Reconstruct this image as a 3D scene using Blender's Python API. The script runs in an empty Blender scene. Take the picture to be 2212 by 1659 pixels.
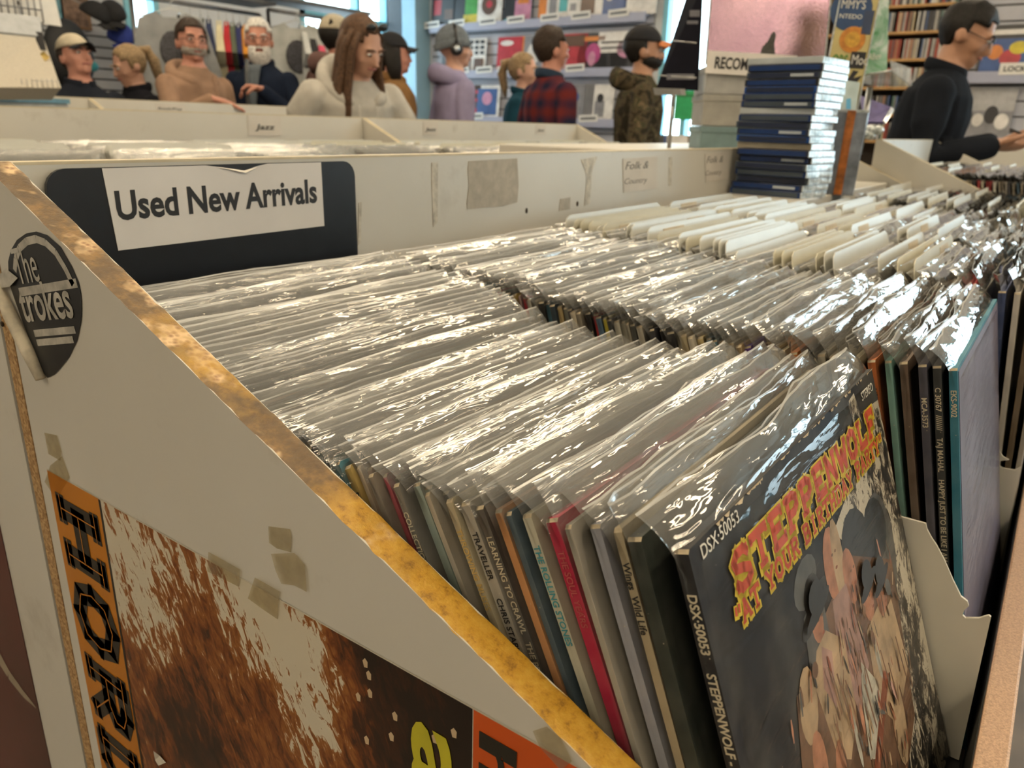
import bpy, bmesh, math, random
from mathutils import Vector, Matrix, noise
# ------------------------------------------------------------------ camera
scene = bpy.context.scene
COL = scene.collection
V1 = (2350.0, 305.0); V2 = (-1350.0, 200.0); PC = (1106.0, 829.5); CZ = 1.25
FPX = math.sqrt(-((V1[0]-PC[0])*(V2[0]-PC[0]) + (V1[1]-PC[1])*(V2[1]-PC[1])))
def camdir(x, y): return Vector((x-PC[0], -(y-PC[1]), -FPX))
_ex = camdir(*V1).normalized(); _ey = camdir(*V2).normalized(); _ez = _ex.cross(_ey).normalized()
ROT = Matrix((_ex, _ey, _ez))                     # camera axes -> room axes
CAMP = Vector((0, 0, CZ))
def ray(x, y): return ROT @ camdir(x, y)
def onX(x, y, X): d = ray(x, y); return CAMP + d*(X/d.x)
def onY(x, y, Y): d = ray(x, y); return CAMP + d*(Y/d.y)
def onZ(x, y, Z): d = ray(x, y); return CAMP + d*((Z-CZ)/d.z)
def far(x, y, D): return CAMP + ray(x, y)*(D/FPX)
cam_data = bpy.data.cameras.new('camera'); cam = bpy.data.objects.new('camera', cam_data); COL.objects.link(cam)
cam.matrix_world = Matrix.Translation(CAMP) @ ROT.to_4x4()
cam_data.sensor_fit = 'HORIZONTAL'; cam_data.sensor_width = 36.0; cam_data.lens = FPX/2212*36.0
cam_data.clip_start = 0.01; cam_data.clip_end = 200
cam_data.dof.use_dof = True; cam_data.dof.focus_distance = 0.47; cam_data.dof.aperture_fstop = 12.0
scene.camera = cam
# ------------------------------------------------------------------ world, exposure
world = bpy.data.worlds.new('sky'); scene.world = world; world.use_nodes = True
bg = world.node_tree.nodes['Background']; bg.inputs[0].default_value = (0.74, 0.89, 1.0, 1); bg.inputs[1].default_value = 6.5
scene.view_settings.view_transform = 'Standard'; scene.view_settings.look = 'None'
scene.view_settings.exposure = 0.30; scene.view_settings.gamma = 1.0
scene.view_settings.use_curve_mapping = False
cy = scene.cycles
cy.max_bounces = 5; cy.diffuse_bounces = 3; cy.glossy_bounces = 2; cy.transmission_bounces = 3
cy.use_adaptive_sampling = True; cy.adaptive_threshold = 0.035
cy.transparent_max_bounces = 9; cy.caustics_reflective = False; cy.caustics_refractive = False
cy.sample_clamp_indirect = 6.0; cy.use_denoising = True
LAMP_W = 28.0          # ceiling panel radiance
rnd = random.Random(7)
# ------------------------------------------------------------------ helpers
def link(o, parent=None):
    COL.objects.link(o)
    if parent is not None: o.parent = parent
    return o
def tag(o, label=None, cat=None, group=None, kind=None):
    if label: o['label'] = label
    if cat: o['category'] = cat
    if group: o['group'] = group
    if kind: o['kind'] = kind
    return o
def empty(name, loc=(0,0,0), rot=(0,0,0), label=None, cat=None, group=None):
    o = bpy.data.objects.new(name, None); o.empty_display_size = 0.05
    o.location = loc; o.rotation_euler = rot; link(o); return tag(o, label, cat, group)
class MB:
    def __init__(s): s.v = []; s.f = []; s.m = []; s.mi = 0; s.sm = []
    def add(s, vs, fs, smooth=False):
        b = len(s.v); s.v += [tuple(v) for v in vs]
        for f in fs: s.f.append(tuple(b+i for i in f)); s.m.append(s.mi); s.sm.append(smooth)
        return s
    def box(s, x0, x1, y0, y1, z0, z1, M=None):
        vs = [Vector((x, y, z)) for x in (x0, x1) for y in (y0, y1) for z in (z0, z1)]
        if M is not None: vs = [M @ v for v in vs]
        return s.add(vs, [(0,1,3,2),(4,6,7,5),(0,4,5,1),(2,3,7,6),(0,2,6,4),(1,5,7,3)])
    def bbox(s, x0, x1, y0, y1, z0, z1, b=0.003, M=None):     # box with chamfered edges
        bm = bmesh.new(); bmesh.ops.create_cube(bm, size=1)
        for v in bm.verts: v.co = Vector(((x0+x1)/2+v.co.x*(x1-x0), (y0+y1)/2+v.co.y*(y1-y0), (z0+z1)/2+v.co.z*(z1-z0)))
        bmesh.ops.bevel(bm, geom=list(bm.edges), offset=b, segments=2, affect='EDGES', profile=0.6)
        if M is not None: bm.transform(M)
        bm.verts.index_update(); s.add([v.co.copy() for v in bm.verts], [[v.index for v in f.verts] for f in bm.faces]); bm.free(); return s
    def prism(s, pts, fn0, fn1, smooth=False):   # polygon pts -> two faces through fn0/fn1 and side walls
        n = len(pts); vs = [fn0(*p) for p in pts] + [fn1(*p) for p in pts]
        fs = [tuple(range(n))[::-1], tuple(range(n, 2*n))] + [(i, (i+1) % n, n+(i+1) % n, n+i) for i in range(n)]
        return s.add(vs, fs, smooth)
    def tube(s, pts, rad, n=10, caps=True, side=None, smooth=True):   # rad: number or (a,b) per point
        P = [Vector(p) for p in pts]; m = len(P); vs = []
        for i, p in enumerate(P):
            t = (P[min(i+1, m-1)] - P[max(i-1, 0)]).normalized()
            ref = Vector(side) if side is not None else (Vector((0,0,1)) if abs(t.z) < 0.9 else Vector((1,0,0)))
            a = (ref - t*ref.dot(t)).normalized(); b = t.cross(a)
            r = rad[i] if isinstance(rad, (list, tuple)) else rad
            ra, rb = r if isinstance(r, (list, tuple)) else (r, r)
            vs += [p + a*(math.cos(2*math.pi*k/n)*ra) + b*(math.sin(2*math.pi*k/n)*rb) for k in range(n)]
        fs = [(i*n+k, i*n+(k+1) % n, (i+1)*n+(k+1) % n, (i+1)*n+k) for i in range(m-1) for k in range(n)]
        if caps: fs += [tuple(range(n))[::-1], tuple(range((m-1)*n, m*n))]
        return s.add(vs, fs, smooth)
    def ball(s, c, r, nu=14, nv=9, M=None):
        c = Vector(c); rx, ry, rz = r if isinstance(r, (list, tuple)) else (r, r, r)
        vs = [Vector((0,0,-rz))]
        for j in range(1, nv):
            ph = math.pi*j/nv
            for k in range(nu):
                th = 2*math.pi*k/nu; vs.append(Vector((rx*math.sin(ph)*math.cos(th), ry*math.sin(ph)*math.sin(th), -rz*math.cos(ph))))
        vs.append(Vector((0,0,rz)))
        fs = [(0, 1+(k+1) % nu, 1+k) for k in range(nu)]
        for j in range(nv-2): fs += [(1+j*nu+k, 1+j*nu+(k+1) % nu, 1+(j+1)*nu+(k+1) % nu, 1+(j+1)*nu+k) for k in range(nu)]
        e = len(vs)-1; fs += [(e, 1+(nv-2)*nu+k, 1+(nv-2)*nu+(k+1) % nu) for k in range(nu)]
        vs = [(M @ v if M is not None else v) + c for v in vs]
        return s.add(vs, fs, True)
    def grid(s, nu, nv, fn, smooth=True):
        vs = [fn(i/nu, j/nv) for j in range(nv+1) for i in range(nu+1)]; w = nu+1
        return s.add(vs, [(j*w+i, j*w+i+1, (j+1)*w+i+1, (j+1)*w+i) for j in range(nv) for i in range(nu)], smooth)
    def mesh(s, name, mats):
        me = bpy.data.meshes.new(name); me.from_pydata(s.v, [], s.f)
        for m in (mats if isinstance(mats, (list, tuple)) else [mats]): me.materials.append(m)
        me.polygons.foreach_set('material_index', s.m); me.polygons.foreach_set('use_smooth', s.sm); me.update(); return me
    def build(s, name, mats, parent=None, label=None, cat=None, group=None, kind=None):
        return tag(link(bpy.data.objects.new(name, s.mesh(name, mats)), parent), label, cat, group, kind)
def struct(mb, name, mats): return mb.build(name, mats, None, kind='structure')
# ------------------------------------------------------------------ materials
MATS = {}
def new_mat(name):
    m = bpy.data.materials.new(name); m.use_nodes = True; nt = m.node_tree
    return m, nt, nt.nodes['Principled BSDF'], nt.nodes['Material Output']
def ND(nt, typ, **kw):
    n = nt.nodes.new(typ)
    for k, v in kw.items():
        if hasattr(n, k): setattr(n, k, v)
        else: n.inputs[k.replace('_', ' ')].default_value = v
    return n
def ramp(nt, src, stops, interp='LINEAR'):
    r = nt.nodes.new('ShaderNodeValToRGB'); r.color_ramp.interpolation = interp
    e = r.color_ramp.elements
    while len(e) < len(stops): e.new(0.5)
    for el, (p, c) in zip(e, stops): el.position = p; el.color = (*c, 1) if len(c) == 3 else c
    nt.links.new(src, r.inputs[0]); return r
def mixc(nt, fac, a, b, mode='MIX'):
    n = nt.nodes.new('ShaderNodeMix'); n.data_type = 'RGBA'; n.blend_type = mode
    for sock, v in ((n.inputs[0], fac), (n.inputs[6], a), (n.inputs[7], b)):
        if hasattr(v, 'is_linked') or hasattr(v, 'links'): nt.links.new(v, sock)
        else: sock.default_value = (*v, 1) if isinstance(v, tuple) and len(v) == 3 else v
    return n.outputs[2]
def coords(nt, kind='Object', scale=(1,1,1), rot=(0,0,0)):
    t = nt.nodes.new('ShaderNodeTexCoord'); mp = nt.nodes.new('ShaderNodeMapping')
    mp.inputs['Scale'].default_value = scale; mp.inputs['Rotation'].default_value = rot
    nt.links.new(t.outputs[kind], mp.inputs[0]); return mp.outputs[0]
def noise_t(nt, vec, scale, detail=3.0, rough=0.55, dist=0.0):
    n = nt.nodes.new('ShaderNodeTexNoise'); n.inputs['Scale'].default_value = scale; n.inputs['Detail'].default_value = detail
    n.inputs['Roughness'].default_value = rough; n.inputs['Distortion'].default_value = dist
    nt.links.new(vec, n.inputs['Vector']); return n
def bump(nt, bsdf, h, strength=0.3, dist=0.001):
    b = nt.nodes.new('ShaderNodeBump'); b.inputs['Strength'].default_value = strength; b.inputs['Distance'].default_value = dist
    nt.links.new(h, b.inputs['Height']); nt.links.new(b.outputs[0], bsdf.inputs['Normal']); return b
def plain(name, col, rough=0.6, var=0.12, nscale=30.0, metal=0.0, coat=0.0, bmp=0.0, emit=None, spec=None):
    """solid colour with slight procedural variation"""
    if name in MATS: return MATS[name]
    m, nt, b, out = new_mat(name)
    v = coords(nt); n = noise_t(nt, v, nscale)
    r = ramp(nt, n.outputs['Fac'], [(0.3, tuple(c*(1-var) for c in col)), (0.7, tuple(min(1, c*(1+var)) for c in col))])
    nt.links.new(r.outputs[0], b.inputs['Base Color']); b.inputs['Roughness'].default_value = rough
    b.inputs['Metallic'].default_value = metal; b.inputs['Coat Weight'].default_value = coat
    if spec is not None: b.inputs['Specular IOR Level'].default_value = spec
    if bmp: bump(nt, b, n.outputs['Fac'], bmp, 0.002)
    if emit: b.inputs['Emission Color'].default_value = (*emit[0], 1); b.inputs['Emission Strength'].default_value = emit[1]
    MATS[name] = m; return m
def m_laminate():
    m, nt, b, out = new_mat('white_laminate'); v = coords(nt)
    n1 = noise_t(nt, v, 2.2, 4); n2 = noise_t(nt, v, 140, 2); n3 = noise_t(nt, v, 11, 5, 0.65)
    base = ramp(nt, n1.outputs['Fac'], [(0.3, (0.60,0.575,0.51)), (0.7, (0.68,0.655,0.59))])
    dirt = ramp(nt, n3.outputs['Fac'], [(0.60, (0,0,0)), (0.74, (1,1,1))])
    c = mixc(nt, dirt.outputs[0], base.outputs[0], (0.50,0.465,0.40)); 
    c2 = mixc(nt, 0.75, base.outputs[0], c)
    nt.links.new(c2, b.inputs['Base Color']); b.inputs['Roughness'].default_value = 0.42
    bump(nt, b, n2.outputs['Fac'], 0.12, 0.0006); return m
def m_chip():
    """worn chipboard edge: ochre varnish, brown grime in patches, chipped crumbs"""
    m, nt, b, out = new_mat('chipboard_edge'); v = coords(nt)
    sep = nt.nodes.new('ShaderNodeSeparateXYZ'); nt.links.new(v, sep.inputs[0])
    n1 = noise_t(nt, v, 9, 5, 0.6); n2 = noise_t(nt, coords(nt, scale=(160,160,160)), 1.0, 4, 0.7); n3 = noise_t(nt, v, 45, 4, 0.7)
    add = ND(nt, 'ShaderNodeMath', operation='MULTIPLY_ADD'); nt.links.new(sep.outputs['Y'], add.inputs[0]); add.inputs[1].default_value = 1.1
    nt.links.new(n1.outputs['Fac'], add.inputs[2])
    g = ramp(nt, add.outputs[0], [(0.76, (0,0,0)), (0.95, (0.95,0.95,0.95))])           # grime spreads over the upper, handled end
    ochre = ramp(nt, n2.outputs['Fac'], [(0.30, (0.26,0.125,0.014)), (0.46, (0.50,0.27,0.024)), (0.72, (0.60,0.36,0.05))])
    grime = ramp(nt, n3.outputs['Fac'], [(0.30, (0.055,0.034,0.016)), (0.52, (0.12,0.07,0.028)), (0.74, (0.30,0.165,0.045))])
    c = mixc(nt, g.outputs[0], ochre.outputs[0], grime.outputs[0])
    vo = nt.nodes.new('ShaderNodeTexVoronoi'); vo.inputs['Scale'].default_value = 230; nt.links.new(v, vo.inputs['Vector'])
    chipmask = ramp(nt, noise_t(nt, v, 22, 3, 0.6).outputs['Fac'], [(0.57, (0,0,0)), (0.66, (1,1,1))])
    crumbs = ramp(nt, vo.outputs['Distance'], [(0.15, (0.30,0.15,0.07)), (0.6, (0.78,0.55,0.30))])
    c = mixc(nt, chipmask.outputs[0], c, crumbs.outputs[0])
    nt.links.new(c, b.inputs['Base Color']); b.inputs['Roughness'].default_value = 0.45
    bump(nt, b, n2.outputs['Fac'], 0.45, 0.002); return m
def m_rawchip():
    m, nt, b, out = new_mat('raw_chipboard'); v = coords(nt)
    vo = nt.nodes.new('ShaderNodeTexVoronoi'); vo.inputs['Scale'].default_value = 420; nt.links.new(v, vo.inputs['Vector'])
    r = ramp(nt, vo.outputs['Color'], [(0.2, (0.30,0.17,0.07)), (0.8, (0.55,0.36,0.17))])
    nt.links.new(r.outputs[0], b.inputs['Base Color']); b.inputs['Roughness'].default_value = 0.85
    bump(nt, b, vo.outputs['Distance'], 0.5, 0.001); return m
def m_sleeve():
    """clear polythene: mostly see-through, milky haze, crinkled gloss"""
    m, nt, b, out = new_mat('clear_polythene'); nt.nodes.remove(b)
    info = nt.nodes.new('ShaderNodeObjectInfo'); tc = nt.nodes.new('ShaderNodeTexCoord')
    ml = ND(nt, 'ShaderNodeMath', operation='MULTIPLY'); nt.links.new(info.outputs['Random'], ml.inputs[0]); ml.inputs[1].default_value = 37.0
    cb = nt.nodes.new('ShaderNodeCombineXYZ'); nt.links.new(ml.outputs[0], cb.inputs[1])
    ad = ND(nt, 'ShaderNodeVectorMath', operation='ADD'); nt.links.new(tc.outputs['Object'], ad.inputs[0]); nt.links.new(cb.outputs[0], ad.inputs[1])
    mp = nt.nodes.new('ShaderNodeMapping'); mp.inputs['Scale'].default_value = (0.45, 1.0, 2.6); nt.links.new(ad.outputs[0], mp.inputs[0])
    n1 = noise_t(nt, mp.outputs[0], 14, 2, 0.5, 1.2); n2 = noise_t(nt, mp.outputs[0], 55, 2, 0.5, 0.6)
    sm = ND(nt, 'ShaderNodeMath', operation='MULTIPLY_ADD'); nt.links.new(n2.outputs['Fac'], sm.inputs[0]); sm.inputs[1].default_value = 0.28; nt.links.new(n1.outputs['Fac'], sm.inputs[2])
    bp = nt.nodes.new('ShaderNodeBump'); bp.inputs['Strength'].default_value = 1.0; bp.inputs['Distance'].default_value = 0.0028; nt.links.new(sm.outputs[0], bp.inputs['Height'])
    tr = nt.nodes.new('ShaderNodeBsdfTransparent'); tr.inputs[0].default_value = (0.99,0.99,0.985,1)
    di = nt.nodes.new('ShaderNodeBsdfDiffuse'); di.inputs[0].default_value = (0.86,0.86,0.83,1)
    gl = nt.nodes.new('ShaderNodeBsdfGlossy'); gl.inputs['Roughness'].default_value = 0.045; gl.inputs[0].default_value = (1,1,1,1)
    nt.links.new(bp.outputs[0], gl.inputs['Normal'])
    m1 = nt.nodes.new('ShaderNodeMixShader')   # loose film is hazier than film lying on the card
    sp = nt.nodes.new('ShaderNodeSeparateXYZ'); nt.links.new(tc.outputs['Object'], sp.inputs[0])
    hz = ND(nt, 'ShaderNodeMapRange'); hz.inputs['From Min'].default_value = 0.306; hz.inputs['From Max'].default_value = 0.322; hz.inputs['To Min'].default_value = 0.008; hz.inputs['To Max'].default_value = 0.095
    nt.links.new(sp.outputs['Z'], hz.inputs['Value']); nt.links.new(hz.outputs[0], m1.inputs[0])
    nt.links.new(tr.outputs[0], m1.inputs[1]); nt.links.new(di.outputs[0], m1.inputs[2])
    fr = nt.nodes.new('ShaderNodeFresnel'); fr.inputs['IOR'].default_value = 1.42; nt.links.new(bp.outputs[0], fr.inputs['Normal'])
    fm = ND(nt, 'ShaderNodeMath', operation='MULTIPLY_ADD'); nt.links.new(fr.outputs[0], fm.inputs[0]); fm.inputs[1].default_value = 1.0; fm.inputs[2].default_value = 0.015; fm.use_clamp = True
    gz = ND(nt, 'ShaderNodeMapRange'); gz.inputs['From Min'].default_value = 0.296; gz.inputs['From Max'].default_value = 0.318; gz.inputs['To Min'].default_value = 0.20; gz.inputs['To Max'].default_value = 1.5
    nt.links.new(sp.outputs['Z'], gz.inputs['Value']); fx = ND(nt, 'ShaderNodeMath', operation='MULTIPLY'); nt.links.new(fm.outputs[0], fx.inputs[0]); nt.links.new(gz.outputs[0], fx.inputs[1]); fx.use_clamp = True
    m2 = nt.nodes.new('ShaderNodeMixShader'); nt.links.new(fx.outputs[0], m2.inputs[0]); nt.links.new(m1.outputs[0], m2.inputs[1]); nt.links.new(gl.outputs[0], m2.inputs[2])
    nt.links.new(m2.outputs[0], out.inputs[0]); return m
def m_cover():
    """printed card: colour from the object, scuffed rims"""
    m, nt, b, out = new_mat('printed_card'); info = nt.nodes.new('ShaderNodeObjectInfo')
    v = coords(nt); n = noise_t(nt, v, 18, 4); n2 = noise_t(nt, v, 160, 3, 0.7)
    dark = mixc(nt, 0.5, info.outputs['Color'], (0.03,0.027,0.025)); lite = mixc(nt, 0.18, info.outputs['Color'], (0.75,0.70,0.58))
    f1 = ramp(nt, n.outputs['Fac'], [(0.42, (0,0,0)), (0.60, (1,1,1))])
    c = mixc(nt, 0.35, info.outputs['Color'], mixc(nt, f1.outputs[0], dark, lite))
    f2 = ramp(nt, n2.outputs['Fac'], [(0.70, (0,0,0)), (0.77, (1,1,1))])
    c = mixc(nt, f2.outputs[0], c, (0.62,0.53,0.38))
    nt.links.new(c, b.inputs['Base Color']); b.inputs['Roughness'].default_value = 0.5; b.inputs['Specular IOR Level'].default_value = 0.18; return m
def m_vcol(name, rough=0.5, bmp=0.0):
    """plain colour taken from the object (one material, many colours)"""
    m, nt, b, out = new_mat(name); info = nt.nodes.new('ShaderNodeObjectInfo'); v = coords(nt); n = noise_t(nt, v, 25, 3)
    r = ramp(nt, n.outputs['Fac'], [(0.3, (0.82,0.82,0.82)), (0.7, (1.0,1.0,1.0))])
    nt.links.new(mixc(nt, 1.0, info.outputs['Color'], r.outputs[0], 'MULTIPLY'), b.inputs['Base Color']); b.inputs['Roughness'].default_value = rough
    if bmp: bump(nt, b, n.outputs['Fac'], bmp, 0.004)
    return m
def m_edge():
    m, nt, b, out = new_mat('polythene_edge'); nt.nodes.remove(b)
    tr = nt.nodes.new('ShaderNodeBsdfTransparent'); di = nt.nodes.new('ShaderNodeBsdfDiffuse'); di.inputs[0].default_value = (0.9,0.9,0.87,1)
    gl = nt.nodes.new('ShaderNodeBsdfGlossy'); gl.inputs['Roughness'].default_value = 0.2
    m1 = nt.nodes.new('ShaderNodeMixShader'); m1.inputs[0].default_value = 0.36; nt.links.new(tr.outputs[0], m1.inputs[1]); nt.links.new(di.outputs[0], m1.inputs[2])
    m2 = nt.nodes.new('ShaderNodeMixShader'); m2.inputs[0].default_value = 0.12; nt.links.new(m1.outputs[0], m2.inputs[1]); nt.links.new(gl.outputs[0], m2.inputs[2])
    nt.links.new(m2.outputs[0], out.inputs[0]); return m
EDGE = m_edge()
LAM = m_laminate(); CHIP = m_chip(); RAWCHIP = m_rawchip(); SLEEVE = m_sleeve(); COVER = m_cover()
KRAFT = plain('worn_card_edge', (0.60,0.50,0.34), 0.8, 0.3, 120)
TINT = m_vcol('painted_tint', 0.5); FABRIC = m_vcol('cloth', 0.9, 0.3)
BLACKP = plain('black_plastic', (0.012,0.014,0.018), 0.32, 0.2)
WHITEPAPER = plain('white_paper', (0.74,0.71,0.68), 0.75, 0.05, 14)
INK = plain('black_ink', (0.015,0.015,0.017), 0.6)
WHITEINK = plain('white_ink', (0.78,0.76,0.70), 0.6)
CREAMINK = plain('cream_ink', (0.62,0.55,0.40), 0.6)
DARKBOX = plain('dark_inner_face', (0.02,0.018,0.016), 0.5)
# ------------------------------------------------------------------ lettering
def text_mesh(txt, size, mat, bold=0.0, depth=0.0004, align='LEFT', shear=0.0, space=1.0):
    cu = bpy.data.curves.new('txt', 'FONT'); cu.body = txt; cu.size = size; cu.align_x = align; cu.offset = bold*size; cu.extrude = depth
    cu.shear = shear; cu.space_character = space; cu.resolution_u = 3
    ob = bpy.data.objects.new('txt', cu); COL.objects.link(ob)
    me = bpy.data.meshes.new_from_object(ob.evaluated_get(bpy.context.evaluated_depsgraph_get()))
    bpy.data.objects.remove(ob); bpy.data.curves.remove(cu); me.materials.clear(); me.materials.append(mat); return me
def lettering(name, txt, size, mat, origin, xdir, ydir, parent=None, width=None, height=None, **kw):
    me = text_mesh(txt, size, mat, **kw); X = Vector(xdir).normalized(); Y = Vector(ydir).normalized(); Z = X.cross(Y)
    xs = [v.co.x for v in me.vertices]; ys = [v.co.y for v in me.vertices]
    sx = width/(max(xs)-min(xs)) if width else 1.0; sy = height/(max(ys)-min(ys)) if height else (sx if width else 1.0)
    x0 = min(xs) if width else 0.0
    M = Matrix((X*sx, Y*sy, Z)).transposed().to_4x4()
    for v in me.vertices: v.co = (M @ Vector((v.co.x-x0, v.co.y, v.co.z))) + Vector(origin)
    o = bpy.data.objects.new(name, me); link(o, parent); return o
# slab-serif stroke letters (unit box 1 x 1): polylines plus serif bars
SLAB = {
'S': ([[(0.85,0.78),(0.70,0.93),(0.35,0.93),(0.14,0.78),(0.20,0.60),(0.55,0.49),(0.82,0.36),(0.84,0.18),(0.62,0.06),(0.30,0.06),(0.12,0.22)]], [(0.85,0.70,0.85,1.0),(0.12,0.0,0.12,0.30)]),
'T': ([[(0.5,0.06),(0.5,0.94)],[(0.06,0.93),(0.94,0.93)]], [(0.28,0.05,0.72,0.05),(0.06,0.74,0.06,0.96),(0.94,0.74,0.94,0.96)]),
'E': ([[(0.24,0.06),(0.24,0.94)],[(0.24,0.94),(0.86,0.94)],[(0.24,0.5),(0.66,0.5)],[(0.24,0.06),(0.88,0.06)]], [(0.06,0.05,0.3,0.05),(0.06,0.95,0.3,0.95),(0.88,0.04,0.88,0.28),(0.86,0.72,0.86,0.96),(0.66,0.38,0.66,0.62)]),
'P': ([[(0.24,0.06),(0.24,0.94)],[(0.24,0.94),(0.62,0.94),(0.84,0.82),(0.84,0.60),(0.62,0.46),(0.24,0.46)]], [(0.04,0.05,0.48,0.05),(0.04,0.95,0.3,0.95)]),
'N': ([[(0.18,0.06),(0.18,0.94)],[(0.18,0.94),(0.80,0.06)],[(0.80,0.06),(0.80,0.94)]], [(0.02,0.05,0.36,0.05),(0.02,0.95,0.26,0.95),(0.62,0.95,0.98,0.95)]),
'W': ([[(0.12,0.94),(0.30,0.06),(0.50,0.66),(0.70,0.06),(0.88,0.94)]], [(0.0,0.95,0.26,0.95),(0.74,0.95,1.0,0.95)]),
'O': ([[(0.5,0.94),(0.22,0.82),(0.14,0.5),(0.22,0.18),(0.5,0.06),(0.78,0.18),(0.86,0.5),(0.78,0.82),(0.5,0.94)]], []),
'L': ([[(0.26,0.94),(0.26,0.06)],[(0.26,0.06),(0.88,0.06)]], [(0.06,0.95,0.48,0.95),(0.06,0.05,0.3,0.05),(0.88,0.04,0.88,0.32)]),
'F': ([[(0.26,0.06),(0.26,0.94)],[(0.26,0.94),(0.88,0.94)],[(0.26,0.5),(0.68,0.5)]], [(0.06,0.05,0.48,0.05),(0.06,0.95,0.3,0.95),(0.88,0.70,0.88,0.96),(0.68,0.38,0.68,0.62)]),
'A': ([[(0.16,0.06),(0.5,0.94),(0.84,0.06)],[(0.28,0.34),(0.72,0.34)]], [(0.0,0.05,0.32,0.05),(0.68,0.05,1.0,0.05),(0.32,0.95,0.6,0.95)]),
'Y': ([[(0.14,0.94),(0.5,0.48),(0.86,0.94)],[(0.5,0.48),(0.5,0.06)]], [(0.0,0.95,0.30,0.95),(0.70,0.95,1.0,0.95),(0.28,0.05,0.72,0.05)]),
'U': ([[(0.2,0.94),(0.2,0.28),(0.36,0.07),(0.64,0.07),(0.8,0.28),(0.8,0.94)]], [(0.02,0.95,0.38,0.95),(0.62,0.95,0.98,0.95)]),
'R': ([[(0.22,0.06),(0.22,0.94)],[(0.22,0.94),(0.62,0.94),(0.82,0.82),(0.82,0.62),(0.62,0.5),(0.22,0.5)],[(0.52,0.5),(0.84,0.06)]], [(0.04,0.05,0.42,0.05),(0.04,0.95,0.3,0.95),(0.72,0.05,1.0,0.05)]),
'B': ([[(0.22,0.06),(0.22,0.94)],[(0.22,0.94),(0.6,0.94),(0.78,0.82),(0.78,0.64),(0.6,0.52),(0.22,0.52)],[(0.6,0.52),(0.84,0.4),(0.84,0.18),(0.62,0.06),(0.22,0.06)]], [(0.04,0.05,0.3,0.05),(0.04,0.95,0.3,0.95)]),
'I': ([[(0.5,0.06),(0.5,0.94)]], [(0.26,0.05,0.74,0.05),(0.26,0.95,0.74,0.95)]),
'H': ([[(0.2,0.06),(0.2,0.94)],[(0.8,0.06),(0.8,0.94)],[(0.2,0.5),(0.8,0.5)]], [(0.02,0.05,0.4,0.05),(0.02,0.95,0.4,0.95),(0.6,0.05,0.98,0.05),(0.6,0.95,0.98,0.95)]),
'D': ([[(0.22,0.06),(0.22,0.94)],[(0.22,0.94),(0.56,0.94),(0.82,0.74),(0.84,0.3),(0.58,0.06),(0.22,0.06)]], [(0.04,0.05,0.3,0.05),(0.04,0.95,0.3,0.95)]),
'"': ([[(0.3,0.95),(0.24,0.7)],[(0.6,0.95),(0.54,0.7)]], []),
}
def slab_text(mb, txt, fn, x0, w, h, stroke, gap=0.12, dx=0.0, dy=0.0, grow=0.0, y0=0.0, slant=0.0):
    """draw stroke letters; fn(u, v) -> point"""
    n = len(txt); cw = w/(n*(1+gap)); x = x0
    for ch in txt:
        if ch != ' ' and ch in SLAB:
            st, sf = SLAB[ch]
            def P(a, b2): return (x + a*cw + dx + slant*b2*h, y0 + b2*h + dy)
            def seg(a, b2, wd, ext):
                ax, ay = P(*a); bx, by = P(*b2); L = math.hypot(bx-ax, by-ay) or 1e-9; ux, uy = (bx-ax)/L, (by-ay)/L
                ax -= ux*ext; ay -= uy*ext; bx += ux*ext; by += uy*ext; px, py = -uy*wd/2, ux*wd/2
                mb.add([fn(ax+px, ay+py), fn(ax-px, ay-py), fn(bx-px, by-py), fn(bx+px, by+py)], [(0,1,2,3)])
            for pl in st:
                for a, b2 in zip(pl, pl[1:]): seg(a, b2, stroke+grow, stroke*0.28+grow/2)
            for a0, b0, a1, b1 in sf: seg((a0, b0), (a1, b1), stroke*0.62+grow, grow/2)
        x += cw*(1+gap)*(0.6 if ch in ' "' else 1.0)
    return mb
# ------------------------------------------------------------------ room shell
RX, BY, LX, FY, CEIL = 6.5, 6.2, -3.2, -4.4, 2.95
WALLP = plain('wall_paint', (0.60,0.62,0.64), 0.8, 0.05, 3); CEILP = plain('ceiling_paint', (0.72,0.70,0.66), 0.9, 0.05, 3)
FLOORM = plain('floor_vinyl', (0.16,0.13,0.10), 0.45, 0.25, 6)
FRAMEM = plain('window_frame_blue', (0.20,0.50,0.62), 0.5, 0.05)
struct(MB().box(LX-0.1, RX+0.1, FY-0.1, BY+0.1, -0.05, 0.0), 'floor', FLOORM)
struct(MB().box(LX-0.1, RX+0.1, FY-0.1, BY+0.1, CEIL, CEIL+0.05), 'ceiling', CEILP)
struct(MB().box(LX-0.1, LX, FY, BY, 0, CEIL), 'wall_left', WALLP)
struct(MB().box(LX, RX, FY-0.1, FY, 0, CEIL), 'wall_front', WALLP)
def wall_with_holes(name, axis, at0, at1, a0, a1, holes):
    mb = MB(); cuts = sorted(holes); a = a0
    def bx(p, q, z0, z1):
        if q-p > 1e-4 and z1-z0 > 1e-4:
            mb.box(at0, at1, p, q, z0, z1) if axis == 'x' else mb.box(p, q, at0, at1, z0, z1)
    for h0, h1, z0, z1 in cuts: bx(a, h0, 0, CEIL); bx(h0, h1, 0, z0); bx(h0, h1, z1, CEIL); a = h1
    bx(a, a1, 0, CEIL); return struct(mb, name, WALLP)
R_HOLES = [(-3.9, -0.75, 0.85, 2.45), (2.62, 3.12, 0.5, 2.8)]
B_HOLES = [(3.50, 3.78, 1.2, 2.8), (5.20, 6.36, 0.9, 2.85)]
wall_with_holes('wall_right', 'x', RX, RX+0.12, FY, BY, R_HOLES)
wall_with_holes('wall_back', 'y', BY, BY+0.12, LX, RX+0.12, B_HOLES)
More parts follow.
